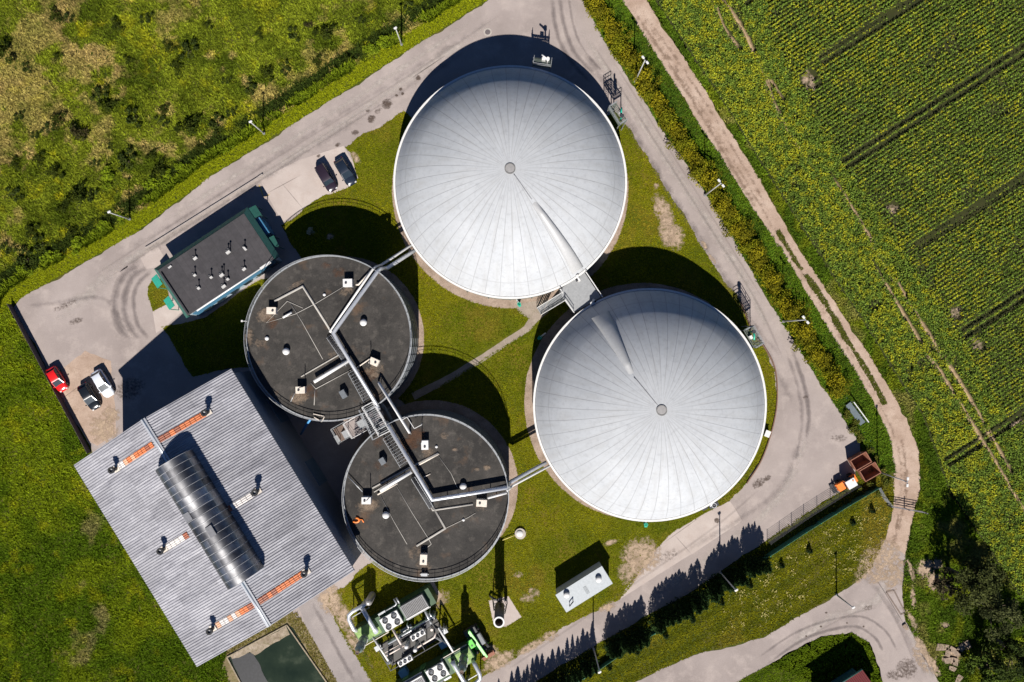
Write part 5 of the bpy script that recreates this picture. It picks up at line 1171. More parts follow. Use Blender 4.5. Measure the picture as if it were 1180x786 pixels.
br = N(nt, 'ShaderNodeTexBrick'); br.offset = .5; br.inputs['Scale'].default_value = 1; br.inputs['Brick Width'].default_value = 1.0; br.inputs['Row Height'].default_value = 5.0; br.inputs['Mortar Size'].default_value = .025; br.inputs['Mortar Smooth'].default_value = .4
br.inputs['Color1'].default_value = (.036, .033, .036, 1); br.inputs['Color2'].default_value = (.045, .041, .044, 1); br.inputs['Mortar'].default_value = (.026, .025, .026, 1); nt.links.new(co, br.inputs[0])
f = noise(nt, 1.4, 6, .7, co); nt.links.new(mixc(nt, br.outputs['Color'], ramp(nt, f, [(.3, (.75,) * 3), (.7, (1.25,) * 3)]), 1.0, 'MULTIPLY'), b.inputs['Base Color']); b.inputs['Roughness'].default_value = .85
MB().box((0, 0, ZO - .1), (OL, OW, .2)).build('roof', M_felt, off)
M_oteal = plain('teal_fascia', (.028, .105, .085), .5, 0, .12)
fa = MB(); e = .95; hx, hy = OL / 2, OW / 2
top = [(-hx, -hy), (hx, -hy), (hx, hy), (-hx, hy)]; out = [(-hx - .65, -hy), (hx + .75, -hy), (hx + .75, hy + .8), (-hx - .6, hy + .8)]
vs = [(*p, ZO - .02) for p in top] + [(*p, 3.9) for p in out] + [(*p, 3.75) for p in out] + [(*p, 3.75) for p in top]
fa.add(vs, [(1, 5, 6, 2), (2, 6, 7, 3), (3, 7, 4, 0), (5, 9, 10, 6), (6, 10, 11, 7), (7, 11, 8, 4), (9, 13, 14, 10), (10, 14, 15, 11), (11, 15, 12, 8), (4, 8, 12, 0), (1, 13, 9, 5)])
fa.build('eaves', M_oteal, off)
MB().box((-hx + .28, -.2, ZO + .13), (.16, OW - .8, .24)).build('roof_upstand', M_dark, off)
MB().tube([(-hx + 1.5, -hy - .12, ZO - .12), (hx - .9, -hy - .12, ZO - .12)], .13, 8).box((hx - 1.6, -hy - .15, ZO - .05), (1.8, .35, .12)).build('gutter', M_white, off)
MB().box((0, -hy - .04, 3.0), (OL - 1.0, .1, 2.0)).build('blue_panel', plain('blue_cladding', (.06, .17, .27), .5), off)
for k in range(6): MB().box((-hx + 2.2 + k * 2.4, -hy - .11, 1.7), (1.3, .06, 1.3)).build('window', M_glass, off)
for k in range(6): MB().box((-hx + 2.2 + k * 2.4, hy - .08, 1.8), (1.3, .06, 1.3)).build('window', M_glass, off)
def canopy(pa, pb, out_, mat, z=3.1):
    a, b = ol(*pa, z), ol(*pb, z); a.z = b.z = 0; d = (b - a); s = Vector((out_, 0, 0)); mb = MB()
    mb.add([(a.x, a.y, z + .25), (b.x, b.y, z + .25), (b.x + s.x, b.y, z - .25), (a.x + s.x, a.y, z - .25), (a.x, a.y, z + .12), (b.x, b.y, z + .12), (b.x + s.x, b.y, z - .36), (a.x + s.x, a.y, z - .36)],
           [(0, 1, 2, 3), (4, 7, 6, 5), (0, 3, 7, 4), (1, 5, 6, 2), (2, 6, 7, 3)])
    for p in (a, b): mb.beam((p.x + s.x * .85, p.y, 0), (p.x + s.x * .85, p.y, z - .3), .09, .09)
    mb.build('canopy', mat, off)
canopy((181, 316), (188, 327), -1.2, plain('canopy_teal', (.02, .24, .17), .5)); canopy((195, 341), (202, 352), -1.2, plain('canopy_teal', (.02, .24, .17), .5))
canopy((286, 241), (293, 252), 1.2, plain('shaded_teal_sheet', (.02, .09, .07), .5), 3.6); canopy((307, 276), (313, 288), 1.2, plain('shaded_teal_sheet', (.02, .09, .07), .5), 3.6)  # east pair: shade painted in as a darker teal
p = ol(301, 262, 3.0); MB().box((hx + .75, p.y, 1.6), (1.2, 2.8, 3.2)).build('glazed_porch', plain('porch_glass_blue', (.05, .16, .28), .12, spec=.8), off, .03)
for (px, py, w, d_, h, pole) in ((224.5, 297.5, .75, .4, .35, 1), (262.5, 290.5, .8, .45, .4, 2), (281.6, 286, .4, .75, .4, 1), (195.5, 307.5, .7, .3, .2, 0), (224, 317, .5, .35, .35, 1), (243, 319.5, .5, .35, .35, 1), (255, 317, .8, .45, .4, 2), (262, 321.6, .5, .35, .4, 1), (257.5, 330, .8, .45, .35, 1), (281, 310, .7, .4, .35, 1), (228.5, 332, .5, .4, .35, 1)):
    w, d_ = w * .82, d_ * .82; p = ol(px, py, ZO + h); mb = MB().box((p.x, p.y, ZO + h / 2), (w, d_, h), .1)
    o = mb.build('roof_vent', plain('vent_pale_grey', (.46, .45, .44), .6), off, .02)
    for q in range(pole): MB().cyl((p.x + .12 + q * .35, p.y + .22, ZO), .07, .95 + .15 * q, 10).dome((p.x + .12 + q * .35, p.y + .22, ZO + .95 + .15 * q), .17, .12, 10, 3).build('vent_stack', M_dark, o)

# ---------------------------------------------------------------- small switch house, red shed
ZS = 3.0
sc_ = [P(640.5, 685.5, ZS), P(694, 652, ZS), P(706.5, 672.5, ZS), P(651.5, 706, ZS)]; sce = sum(sc_, Vector()) / 4
sang = math.atan2(sc_[1].y - sc_[0].y, sc_[1].x - sc_[0].x); SL = (sc_[1] - sc_[0]).length; SW = (sc_[2] - sc_[1]).length
sw = thing('switch_house', 'small white grey flat roofed hut with two round roof vents', 'hut', (sce.x, sce.y, 0), sang)
MB().box((0, 0, 1.4), (SL - .3, SW - .3, 2.8)).build('wall', plain('hut_wall', (.55, .55, .54), .7), sw)
MB().box((0, 0, ZS - .1), (SL, SW, .2)).build('roof', plain('hut_roof', (.36, .385, .40), .55, .1, .08), sw, .02)
MB().box((.2, -.3, ZS + .015), (.5, 1.2, .02)).build('roof_patch', plain('patch_grey', (.28, .30, .31), .7), sw)
SM = (Matrix.Translation((sce.x, sce.y, 0)) @ Matrix.Rotation(sang, 4, 'Z')).inverted()
for q in ((653, 686), (690, 668)):
    p = SM @ P(*q, ZS + .4); o = MB().cyl((p.x, p.y, ZS), .3, .3, 18).dome((p.x, p.y, ZS + .28), .48, .32, 20, 5).build('roof_vent', M_white, sw)
p = SM @ P(659, 695, ZS + .3); MB().tube([(p.x - .5, p.y - .15, ZS), (p.x - .5, p.y - .15, ZS + .5), (p.x + .3, p.y + .15, ZS + .5), (p.x + .3, p.y + .15, ZS)], .06, 8).build('roof_handle', M_dark, sw)
for x_ in (-1.2, 1.6): MB().box((x_, -SW / 2 + .13, 1.05), (1.0, .08, 2.1)).build('door', plain('hut_door', (.25, .28, .30), .6), sw); MB().box((x_, -SW / 2 - .35, .1), (1.1, .7, .2)).build('doorstep', M_white, sw, .02)
ZH = 3.5; hc = P(994, 772, ZH); hang = math.radians(33)
sh = thing('red_roofed_shed', 'shed with red metal roof and teal gutter at the bottom edge', 'shed', (hc.x, hc.y, 0), hang)
# corner at local origin; the shed runs to -x (down-left) and -y (down-right, out of frame)
MB().box((-4.4, -3.6, 1.6), (7.6, 5.2, 3.2)).build('wall', plain('shed_wall_teal', (.03, .10, .085), .7), sh)
mb = MB(); n = 28
for k in range(n):
    x0, x1 = -8.4 + 8.4 * k / n, -8.4 + 8.4 * (k + .82) / n; x2 = -8.4 + 8.4 * (k + 1) / n
    for (a, b, ha, hb_) in ((x0, x1, 0, 0), (x1, (x1 + x2) / 2, 0, .05), ((x1 + x2) / 2, x2, .05, 0)):
        mb.add([(a, 0, ZH + ha), (b, 0, ZH + hb_), (b, -3.2, ZH + 1.1 + hb_), (a, -3.2, ZH + 1.1 + ha)], [(0, 1, 2, 3)]); mb.add([(a, -6.4, ZH + ha), (b, -6.4, ZH + hb_), (b, -3.2, ZH + 1.1 + hb_), (a, -3.2, ZH + 1.1 + ha)], [(3, 2, 1, 0)])
mb.build('roof', plain('red_sheet', (.17, .035, .035), .5, .05), sh)
MB().tube([(-8.4, .1, ZH - .03), (0, .1, ZH - .03)], .12, 8).build('gutter', M_oteal, sh)
MB().add([(-.15, 0, 3.2), (-.15, -6.4, 3.2), (-.15, -3.2, ZH + 1.05)], [(0, 1, 2)]).build('gable', plain('shed_wall', (.45, .42, .38), .7), sh)
# ================================================================== EQUIPMENT, VEHICLES, STREET FURNITURE
CH = math.radians(30)
# ---- generator units: green containers with coolers, louvred box, silencer and silver pipes on top
def fan_cooler(name, parent, cx, cy, z, L, W, nx, ny, r):
    o = MB().box((cx, cy, z + .35), (L, W, .5)).build(name, M_white, parent, .02)
    mb = MB()
    for p in ((-1, -1), (1, -1), (1, 1), (-1, 1)): mb.box((cx + p[0] * L * .45, cy + p[1] * W * .42, z + .05), (.1, .1, .12))
    mb.build('cooler_foot', M_galv, o)
    for i in range(nx):
        for j in range(ny):
            x_, y_ = cx + (i - (nx - 1) / 2) * L / nx, cy + (j - (ny - 1) / 2) * W / ny
            f = MB().ring((x_, y_, 0), r * .86, r, z + .55, z + .72, 24).cyl((x_, y_, z + .602), r * .86, .01, 20).build('fan', M_dark, o)
            b_ = MB().cyl((x_, y_, z + .61), r * .25, .06, 12)
            for k in range(5): a = 2 * PI * k / 5; b_.box((x_ + math.cos(a) * r * .5, y_ + math.sin(a) * r * .5, z + .64), (r * .62, r * .26, .02), a, Matrix.Rotation(.4, 3, 'X'))
            b_.build('fan_blade', plain('fan_grey', (.12, .13, .15), .5), f)
    return o
def generator(label, px, py, rz):
    c = P(px, py, 2.9); o = thing('generator_unit', label, 'generator', (c.x, c.y, 0), rz, 'containerised generator units')
    z = 2.9
    mb = MB().box((0, 0, z / 2 + .1), (13, 2.6, z - .2))
    for k in range(44): mb.box((-6.3 + k * .293, 1.32, 1.5), (.14, .06, 2.4)); mb.box((-6.3 + k * .293, -1.32, 1.5), (.14, .06, 2.4))
    mb.build('container', M_green, o)
    MB().box((-4.6, .1, z + .02), (3.6, 2.2, .05)).build('roof_plate', plain('mossy_roof_green', (.22, .34, .10), .7, 0, .25), o)
    for x_ in (-2.5, 1.5, 4.5): MB().box((x_, -1.37, 1.25), (1.0, .05, 2.1)).build('door', plain('door_green', (.07, .18, .06), .5), o)
    fan_cooler('cooler', o, -.6, -.15, z, 3.0, 2.1, 2, 2, .44)
    lv = MB().box((3.5, -.05, z + .4), (3.9, 2.3, .8)).build('louvre_box', plain('louvre_box_grey', (.17, .17, .175), .5, .3), o, .03); mb = MB()
    for k in range(15): mb.box((1.85 + k * .235, -.05, z + .83), (.06, 1.9, .05), 0, Matrix.Rotation(.5, 3, 'Y'))
    mb.build('louvre', plain('louvre_dark', (.20, .18, .165), .5, .2), lv)
    MB().box((3.5, -1.3, z + .15), (3.9, .14, .2)).box((3.5, -1.02, z + .84), (3.9, .16, .06)).build('edge_trim', M_white, lv)
    sx, sy = -5.3, -.3
    s_ = MB().lathe((sx, sy, 0), [(.3, z - .05), (.3, z + .25), (.62, z + .6), (.62, z + 4.6), (.36, z + 5.0), (.26, z + 5.1), (.26, z + 5.9)], 22).build('silencer', plain('silencer_steel', (.22, .27, .24), .4, .5), o)
    MB().ring((sx, sy, 0), .2, .3, z + 5.88, z + 5.95, 18).cyl((sx, sy, z + 5.86), .21, .02, 16).build('exhaust_tip', plain('exhaust_brown', (.09, .055, .04), .7), s_)
    MB().ring((sx, sy, 0), .6, .68, z + 1.5, z + 1.6, 20).ring((sx, sy, 0), .6, .68, z + 3.5, z + 3.6, 20).build('band', M_galv, s_)
    MB().tube([(-3.4, -.35, z + .1), (-3.4, -.35, z + .45), (-3.4, .2, z + .55), (-3.4, 3.0, z + .55), (-3.45, 3.6, z + .4), (-3.45, 3.8, z - .4), (-3.45, 3.8, .2)], .33, 14).build('air_pipe', M_silver, o)
    MB().tube([(-6.0, 1.1, z + .1), (-6.1, 1.6, z + .5), (-6.0, 3.2, z + .5), (-5.7, 3.8, z + .5), (-5.0, 4.0, z + .5), (-2.6, 4.0, z + .5)], .30, 14).build('air_pipe', M_silver, o)
    MB().lathe((-2.2, 4.0, 0), [(.55, .1), (.55, z + .4), (.3, z + .8), (.01, z + .85)], 18).build('heat_exchanger', plain('exchanger_steel', (.42, .39, .36), .4, .4), o)
    mb = MB()
    for x_ in (-5.6, -3.2): mb.beam((x_, 3.9, 0), (x_, 3.9, z + .2), .12, .12)
    mb.beam((-5.8, 3.2, z + .15), (-2.6, 3.2, z + .15), .1, .1); mb.build('pipe_frame', M_galv, o)
    MB().tube([(-1.9, 1.45, z - .1), (.9, 1.45, z - .1), (1.2, 1.6, z - .1), (1.2, 2.4, z - .1)], .14, 8).tube([(1.6, 1.4, z - .1), (1.6, 2.4, z - .1)], .14, 8).box((-1.4, 1.5, z - .05), (1.2, .3, .3)).build('gas_pipe', M_galv, o)
    MB().beam((-6.4, -1.5, z + .05), (-1.9, -1.5, z + .05), .1, .1).beam((-1.95, -1.5, z + .05), (-1.95, 1.2, z + .05), .1, .1).build('roof_rail', M_beige, o)
    return o
generator('green generator container with four fan cooler under the lower dark tank', 455, 711, CH)
generator('green generator container with four fan cooler cut by the bottom edge', 501, 777, CH + PI)
sheet('concrete_pad', pxpoly([(400, 742), (498, 676), (513, 686), (508, 700), (420, 762)]), 0.0245, M_conc) if False else None
o = thing('gas_cooling_skid', 'dark pipe skid with two three fan coolers between the generators', 'gas skid', (*XY(476, 737), 0), CH)
mb = MB()
for y_ in (-1.7, 1.7):
    mb.beam((-4.6, y_, .15), (4.6, y_, .15), .14, .2)
    for x_ in (-4.5, -1.5, 1.5, 4.5): mb.beam((x_, y_, .1), (x_, y_, 2.5), .1, .1)
    mb.beam((-4.6, y_, 2.5), (4.6, y_, 2.5), .1, .1)
for x_ in (-4.5, -1.5, 1.5, 4.5): mb.beam((x_, -1.7, 2.5), (x_, 1.7, 2.5), .1, .1)
mb.build('frame', M_dark, o)
MB().box((0, 0, .06), (9.6, 3.8, .12)).build('base_slab', plain('shade_dark_slab', (.07, .065, .06), .7), o)  # slab darkened to carry the lower generator's shadow
fan_cooler('cooler', o, 1.9, 1.05, 2.5, 2.3, .85, 3, 1, .26); fan_cooler('cooler', o, -1.7, -1.35, 2.5, 2.3, .85, 3, 1, .26)
for (x_, y_) in ((-.55, .35), (.35, -.75)): MB().lathe((x_, y_, 0), [(.3, .1), (.3, 2.9), (.28, 3.0), (.01, 3.02)], 18).build('filter_vessel', M_white, o)
MB().tube([(-4.4, .5, 2.2), (-.8, .5, 2.2)], .13, 10).tube([(-4.2, .9, 1.9), (-1.2, .9, 1.9)], .10, 10).tube([(.7, -.75, 2.2), (3.6, -.7, 2.2), (4.2, -.2, 2.2)], .15, 10).tube([(4.0, .6, 1.6), (4.0, .6, 2.8)], .2, 10).build('pipe', plain('cream_pipe', (.66, .56, .50), .45), o)
MB().lathe((-4.3, -.6, 0), [(.4, .1), (.4, 1.9), (.2, 2.2), (.01, 2.25)], 16).build('vessel', M_galv, o)
MB().box((3.4, 1.4, 1.1), (1.5, .8, 2.0)).build('pump_cabinet', M_dark, o, .03)
o = thing('overhead_pipe', 'thin white overhead pipe from the cooling skid to the bottom generator', 'pipe', (*XY(514, 738), 0))
wb(MB().tube([P(506, 724, .1), P(506, 724, 2.9), P(522, 751, 2.9), P(522, 751, 2.75)], .12, 10), 'pipe_run', M_white, o)
o = thing('overhead_pipe', 'thin white overhead pipe left of the cooling skid', 'pipe', (*XY(439, 748), 0))
wb(MB().tube([P(430, 734, 2.75), P(430, 735, 2.95), P(447, 761, 2.95), P(447, 762, .1)], .12, 10), 'pipe_run', M_white, o)
for (px, py, w, l, h, lab) in ((511, 740, .9, .9, 1.2, 'blue cabinet on the grass beside the dark pipe skid'), (466, 772, 1.2, 1.0, 1.2, 'blue cabinet in the shadow at the bottom edge')):
    o = thing('control_cabinet', lab, 'cabinet', (*XY(px, py), 0), CH); MB().box((0, 0, h / 2), (w, l, h)).build('cabinet_body', plain('cabinet_blue', (.06, .20, .36), .5), o, .03); MB().box((0, 0, h + .03), (w + .1, l + .1, .06)).build('cabinet_lid', plain('cabinet_lid_blue', (.12, .28, .42), .5), o); MB().box((0, -l / 2 - .015, h * .5), (w * .85, .03, h * .85)).build('door', plain('cabinet_door', (.05, .17, .31), .5), o)
sheet('concrete_pad', pxpoly([(488, 676), (500, 669), (509, 688), (498, 696)]), 0.0245, M_conc)

for lab, px, py, L_, W_, h_, c_ in (('grey pump cabinet between the louvred generator and the pipe skid', 497, 708, 1.3, .9, 1.5, 'grey_cladding'), ('small white meter box at the right end of the pipe skid', 513, 724, .8, .7, 1.2, 'white_metal'), ('low grey junction box left of the pipe skid', 437, 744, 1.0, .7, .9, 'grey_cladding'), ('dark oil tank between upper generator and skid', 470, 722, 1.9, .8, 1.3, 'dark_metal')):
    o = thing('plant_cabinet', lab, 'cabinet', (*XY(px, py), 0), CH); MB().box((0, 0, h_ / 2), (L_, W_, h_)).build('cabinet_body', MATS[c_], o, .03); MB().box((0, 0, h_ + .03), (L_ + .08, W_ + .08, .06)).build('cabinet_lid', M_galv, o); MB().tube([(L_ * .3, 0, h_), (L_ * .3, 0, h_ + .5), (L_ * .3, W_ * .9, h_ + .5), (L_ * .3, W_ * 1.1, .1)], .09, 8).build('cabinet_pipe', M_silver, o)
for lab, a_, b_, z_, r_ in (('long grey pipe along the north side of the pipe skid', (448, 741), (500, 710), 1.9, .16), ('cream pipe from pipe skid to the upper generator', (462, 742), (452, 724), 2.6, .13), ('grey pipe from the skid to the telehandler corner', (500, 733), (530, 752), 1.2, .12), ('short silver pipe beside the upper generator louvres', (489, 702), (497, 718), 2.2, .15)):
    A_, B_ = P(*a_, z_), P(*b_, z_); o = thing('plant_pipe', lab, 'pipe', (A_.x, A_.y, 0)); wb(MB().tube([Vector((A_.x, A_.y, .05)), A_, B_, Vector((B_.x, B_.y, .05))], r_, 10), 'pipe_run', M_silver if 'cream' not in lab else MATS['cream_pipe'], o)
    C_ = A_.lerp(B_, .5); wb(MB().beam((C_.x, C_.y, 0), (C_.x, C_.y, z_ - .05), .1, .1), 'pipe_support', M_galv, o)

# ---- flare stack on its slab
top = P(575, 717, 8.6); X, Y = top.x, top.y
fl = thing('flare_stack', 'tall round flare stack with white rim on a concrete slab', 'chimney', (X, Y, 0))
MB().lathe((0, 0, 0), [(.72, 2.3), (.72, 8.6), (.60, 8.6), (.60, 2.4)], 30).build('flare_tube', plain('heat_stained_steel', (.16, .13, .11), .5, .4, .25), fl)
MB().ring((0, 0, 0), .58, .80, 8.5, 8.66, 30).build('top_rim', M_white, fl)
MB().lathe((0, 0, 0), [(.02, 2.45), (.25, 2.5), (.25, 3.2), (.02, 3.25)], 14).build('burner', M_dark, fl)
mb = MB()
for k in range(4):
    a = PI / 4 + k * PI / 2 + .5; x_, y_ = math.cos(a) * 1.15, math.sin(a) * 1.15; mb.beam((x_, y_, .12), (x_ * .72, y_ * .72, 4.6), .14, .14)
    a2 = a + PI / 2
    for zz in (.9, 2.2, 3.5): mb.beam((x_ * (1 - .06 * zz), y_ * (1 - .06 * zz), zz), (math.cos(a2) * 1.15 * (1 - .06 * zz), math.sin(a2) * 1.15 * (1 - .06 * zz), zz), .08, .08)
mb.build('leg_frame', M_dark, fl)
MB().tube([(0, 0, .15), (0, 0, 2.5)], .2, 10).tube([(0, .1, .6), (-1.4, .9, .6), (-1.6, 1.0, .1)], .14, 8).box((.9, .7, .8), (.5, .4, 1.3)).build('gas_line', M_dark, fl)
sheet('concrete_pad', pxpoly([(563, 692), (586, 687), (601, 711), (582, 723), (568, 716)]), 0.0235, M_conc)
o = thing('manhole_cover', 'round pale concrete shaft with white lid on the lawn', 'manhole', (*XY(599.5, 614.5), 0))
MB().cyl((0, 0, 0), .85, .35, 28).build('shaft_ring', M_concrete, o, .02); MB().dome((-.1, .05, .34), .55, .28, 20, 5).build('shaft_lid', M_white, o)
o = thing('marker_post', 'thin yellow bar by the round shaft on the lawn', 'bar', (*XY(588, 619), 0)); wb(MB().tube([Vector((*XY(579, 622), .3)), Vector((*XY(594, 616), .3))], .06, 6).tube([Vector((*XY(580, 621.6), 0)), Vector((*XY(580, 621.6), .3))], .04, 6).tube([Vector((*XY(593, 616.4), 0)), Vector((*XY(593, 616.4), .3))], .04, 6), 'bar_tube', plain('yellow_paint', (.60, .50, .16), .5), o)

# ---- cars
def car(label, px, py, ang, paint, L=4.3, W=1.76, Hh=1.48, kind='hatch', roofcol=None):
    c = P(px, py, .7); o = thing('parked_car', label, 'car', (c.x, c.y, 0), ang)
    hw = W / 2
    # lower body: sections along x (front +x): (x, half width, bottom, shoulder height, crown height)
    st = [(-L / 2, hw * .72, .42, .72, .76), (-L / 2 + .10, hw * .88, .28, .90, .96), (-L / 2 + .5, hw * .98, .22, .95, 1.0), (-L * .2, hw, .2, .95, .99), (L * .12, hw, .2, .93, .97), (L * .24, hw * .99, .2, .90, .97), (L * .38, hw * .95, .2, .80, .89), (L / 2 - .22, hw * .84, .24, .68, .76), (L / 2 - .05, hw * .66, .32, .58, .62), (L / 2, hw * .52, .38, .52, .54)]
    vs = []
    for x_, w_, zb, zs, zc in st:
        vs += [(x_, -w_ * .92, zb), (x_, -w_, (zb + zs) / 2), (x_, -w_ * .97, zs), (x_, -w_ * .62, zc - .005), (x_, 0, zc + .02), (x_, w_ * .62, zc - .005), (x_, w_ * .97, zs), (x_, w_, (zb + zs) / 2), (x_, w_ * .92, zb)]
    n = 9; fs = []
    for i in range(len(st) - 1):
        for k in range(n): fs.append((i * n + k, i * n + (k + 1) % n, (i + 1) * n + (k + 1) % n, (i + 1) * n + k))
    fs += [tuple(range(n)), tuple(range((len(st) - 1) * n, len(st) * n))]
    mb = MB(); mb.add(vs, fs, True); mb.build('body', paint, o)
    # greenhouse: dark glass with a painted roof
    if kind == 'van': xr0, xr1, xf0, xf1 = -L / 2 + .12, -L / 2 + .25, L * .12, L * .26
    else: xr0, xr1, xf0, xf1 = -L / 2 + .22, -L / 2 + .72, L * .04, L * .25
    zt = Hh; g = MB()
    sec = [(xr0, hw * .84, .93), (xr1, hw * .74, zt - .04), (xf0, hw * .74, zt - .03), (xf1, hw * .84, .95)]
    vs = []
    for (x_, w_, z_) in sec: vs += [(x_, -w_, z_), (x_, w_, z_)]
    lo = [(xr0, -hw * .9, .9), (xr0, hw * .9, .9), (xf1, -hw * .9, .9), (xf1, hw * .9, .9)]
    o_ = len(vs); vs += lo
    g.add(vs, [(0, 1, 3, 2), (2, 3, 5, 4), (4, 5, 7, 6), (0, 2, 4, 6, o_ + 2, o_), (1, o_ + 1, o_ + 3, 7, 5, 3), (0, o_, o_ + 1, 1), (6, 7, o_ + 3, o_ + 2)])
    g.build('windows', M_glass, o, .02)
    rp = MB(); rp.add([(xr1 - .05, -hw * .76, zt - .07), (xr1 - .05, hw * .76, zt - .07), (xr1 + .1, -hw * .70, zt), (xr1 + .1, hw * .70, zt), ((xr1 + xf0) / 2, -hw * .72, zt + .03), ((xr1 + xf0) / 2, hw * .72, zt + .03), (xf0 + .02, -hw * .72, zt - .005), (xf0 + .02, hw * .72, zt - .005), (xf0 + .1, -hw * .75, zt - .08), (xf0 + .1, hw * .75, zt - .08)],
           [(0, 1, 3, 2), (2, 3, 5, 4), (4, 5, 7, 6), (6, 7, 9, 8)], True); rp.build('roof_panel', roofcol or paint, o)
    pl = MB()
    for s_ in (-1, 1):
        pl.beam((xf0 + .06, s_ * hw * .76, zt - .05), (xf1, s_ * hw * .87, .95), .07, .05); pl.beam((xr1, s_ * hw * .76, zt - .05), (xr0, s_ * hw * .87, .93), .1, .05); pl.beam(((xr1 + xf0) / 2, s_ * hw * .77, zt - .04), ((xr1 + xf0) / 2, s_ * hw * .92, .93), .07, .04)
    pl.build('window_pillar', paint, o)
    for s_ in (-1, 1):
        MB().box((xf1 - .12, s_ * (hw + .08), .98), (.16, .2, .14)).build('mirror', paint, o, .03)
        MB().box((L / 2 - .17, s_ * hw * .60, .66), (.24, .30, .12), -.5 * s_).build('headlight', M_white, o, .03)
        MB().box((-L / 2 + .06, s_ * hw * .68, .80), (.1, .26, .16)).build('tail_light', plain('tail_red', (.35, .02, .02), .3), o, .02)
        for x_ in (-L * .31, L * .31):
            w = MB().lathe((0, 0, 0), [(.20, -.1), (.31, -.1), (.325, -.06), (.325, .06), (.31, .1), (.20, .1)], 20); w.v = [(v[0] + x_, s_ * (hw - .10) + v[2], v[1] + .325) for v in w.v]
            wo = w.build('wheel', M_black, o); r_ = MB().cyl((0, 0, -.07), .205, .14, 14); r_.v = [(v[0] + x_, s_ * (hw - .10) + v[2], v[1] + .325) for v in r_.v]; r_.build('rim', M_galv, wo)
    return o
def paint(name, col): 
    m = plain(name, col, .22, .0, .03, spec=.6); b = m.node_tree.nodes['Principled BSDF']; b.inputs['Coat Weight'].default_value = .6; b.inputs['Coat Roughness'].default_value = .06; return m
CA = math.radians(-59)
car('red hatchback parked against the fence by the barn', 66, 437, CA, paint('red_paint', (.62, .012, .012)), 4.1, 1.70)
car('white silver car between the black car and barn shadow', 118.5, 442, CA, paint('white_car_paint', (.62, .65, .70)), 4.5, 1.80)
car('black car parked left of the white silver car', 103, 457, CA, paint('black_paint', (.010, .012, .014)), 4.4, 1.80)
car('dark purplish estate car parked by the road, left of two', 376, 205, CA, paint('plum_paint', (.022, .014, .022)), 4.5, 1.80, 1.52, 'van')
car('dark blue car parked at the lawn edge, right of two', 398, 198, CA, paint('navy_paint', (.012, .018, .030)), 4.5, 1.80)

# ---- telescopic handler
tc = P(549, 737, 1.0); th = thing('telehandler', 'lime green telescopic handler parked beside the flare stack', 'loader', (tc.x, tc.y, 0), math.radians(-58))
MB().box((0, 0, .85), (4.2, 1.1, .6)).box((-1.6, 0, 1.25), (1.0, 1.9, .9)).build('chassis', plain('machine_grey', (.06, .06, .065), .6), th, .05)
MB().box((-.3, -.62, 1.45), (1.5, .9, .8)).box((.9, -.55, 1.0), (.9, .8, .4)).build('side_body', M_lime, th, .06)
MB().box((.1, .72, 1.25), (1.9, .8, .75)).build('engine_cover', plain('engine_grey', (.16, .17, .18), .5), th, .08)
cb = MB().box((-.35, -.62, 2.2), (1.4, .95, .9)).build('cab', M_glass, th, .08); MB().box((-.35, -.62, 2.68), (1.3, .9, .08)).build('cab_roof', M_lime, cb, .03); MB().cyl((-.1, -.62, 2.72), .12, .06, 10).build('beacon', M_dark, cb)
MB().beam((-2.2, .05, 2.35), (2.4, .05, 1.55), .42, .5).beam((1.2, .05, 1.76), (3.0, .05, 1.25), .32, .38).build('boom', M_lime, th, .03)
MB().beam((2.9, -.9, .75), (2.9, 1.1, .75), .18, .8).box((3.3, .1, .3), (.7, 2.1, .12)).build('bucket', M_rust, th, .02)
for x_ in (-1.45, 1.5):
    for s_ in (-1, 1):
        w = MB().lathe((0, 0, 0), [(.28, -.2), (.58, -.2), (.62, -.12), (.62, .12), (.58, .2), (.28, .2)], 22); w.v = [(v[0] + x_, s_ * .98 + v[2], v[1] + .62) for v in w.v]
        wo = w.build('wheel', M_black, th); r_ = MB().cyl((0, 0, -.15), .29, .3, 14); r_.v = [(v[0] + x_, s_ * .98 + v[2], v[1] + .62) for v in r_.v]; r_.build('rim', M_lime, wo)
# ---- orange loader and the two skips
lc = P(977, 556.5, 1.2); ld = thing('orange_loader', 'orange compact loader with white cab roof by the fence', 'loader', (lc.x, lc.y, 0), CH)
MB().box((-1.15, 0, .85), (1.1, 1.25, .75)).box((1.15, 0, .8), (.9, 1.3, .6)).build('body', M_orange, ld, .08)
MB().box((0, 0, .55), (2.9, .8, .4)).build('chassis', M_dark, ld, .03)
cb = MB().box((.15, 0, 1.55), (1.35, 1.25, 1.1)).build('cab', M_glass, ld, .06); MB().box((.15, 0, 2.14), (1.5, 1.35, .1)).build('cab_roof', M_white, cb, .04); MB().cyl((.55, .3, 2.19), .1, .14, 10).build('beacon', M_orange, cb)
mb = MB()
for x_ in (-.5, .8):
    for s_ in (-1, 1): mb.beam((x_, s_ * .62, 1.0), (x_, s_ * .62, 2.1), .08, .08)
mb.build('cab_post', M_orange, cb)
MB().beam((-1.9, -.75, .45), (-1.9, .75, .45), .12, .6).box((-2.15, 0, .18), (.55, 1.55, .08)).build('bucket', M_dark, ld, .02); MB().beam((-1.85, -.35, .5), (-.6, -.35, 1.2), .12, .14).beam((-1.85, .35, .5), (-.6, .35, 1.2), .12, .14).build('lift_arm', M_orange, ld)
for x_ in (-1.0, 1.05):
    for s_ in (-1, 1):
        w = MB().lathe((0, 0, 0), [(.2, -.15), (.40, -.15), (.43, -.09), (.43, .09), (.40, .15), (.2, .15)], 20); w.v = [(v[0] + x_, s_ * .66 + v[2], v[1] + .43) for v in w.v]; w.build('wheel', M_black, ld)
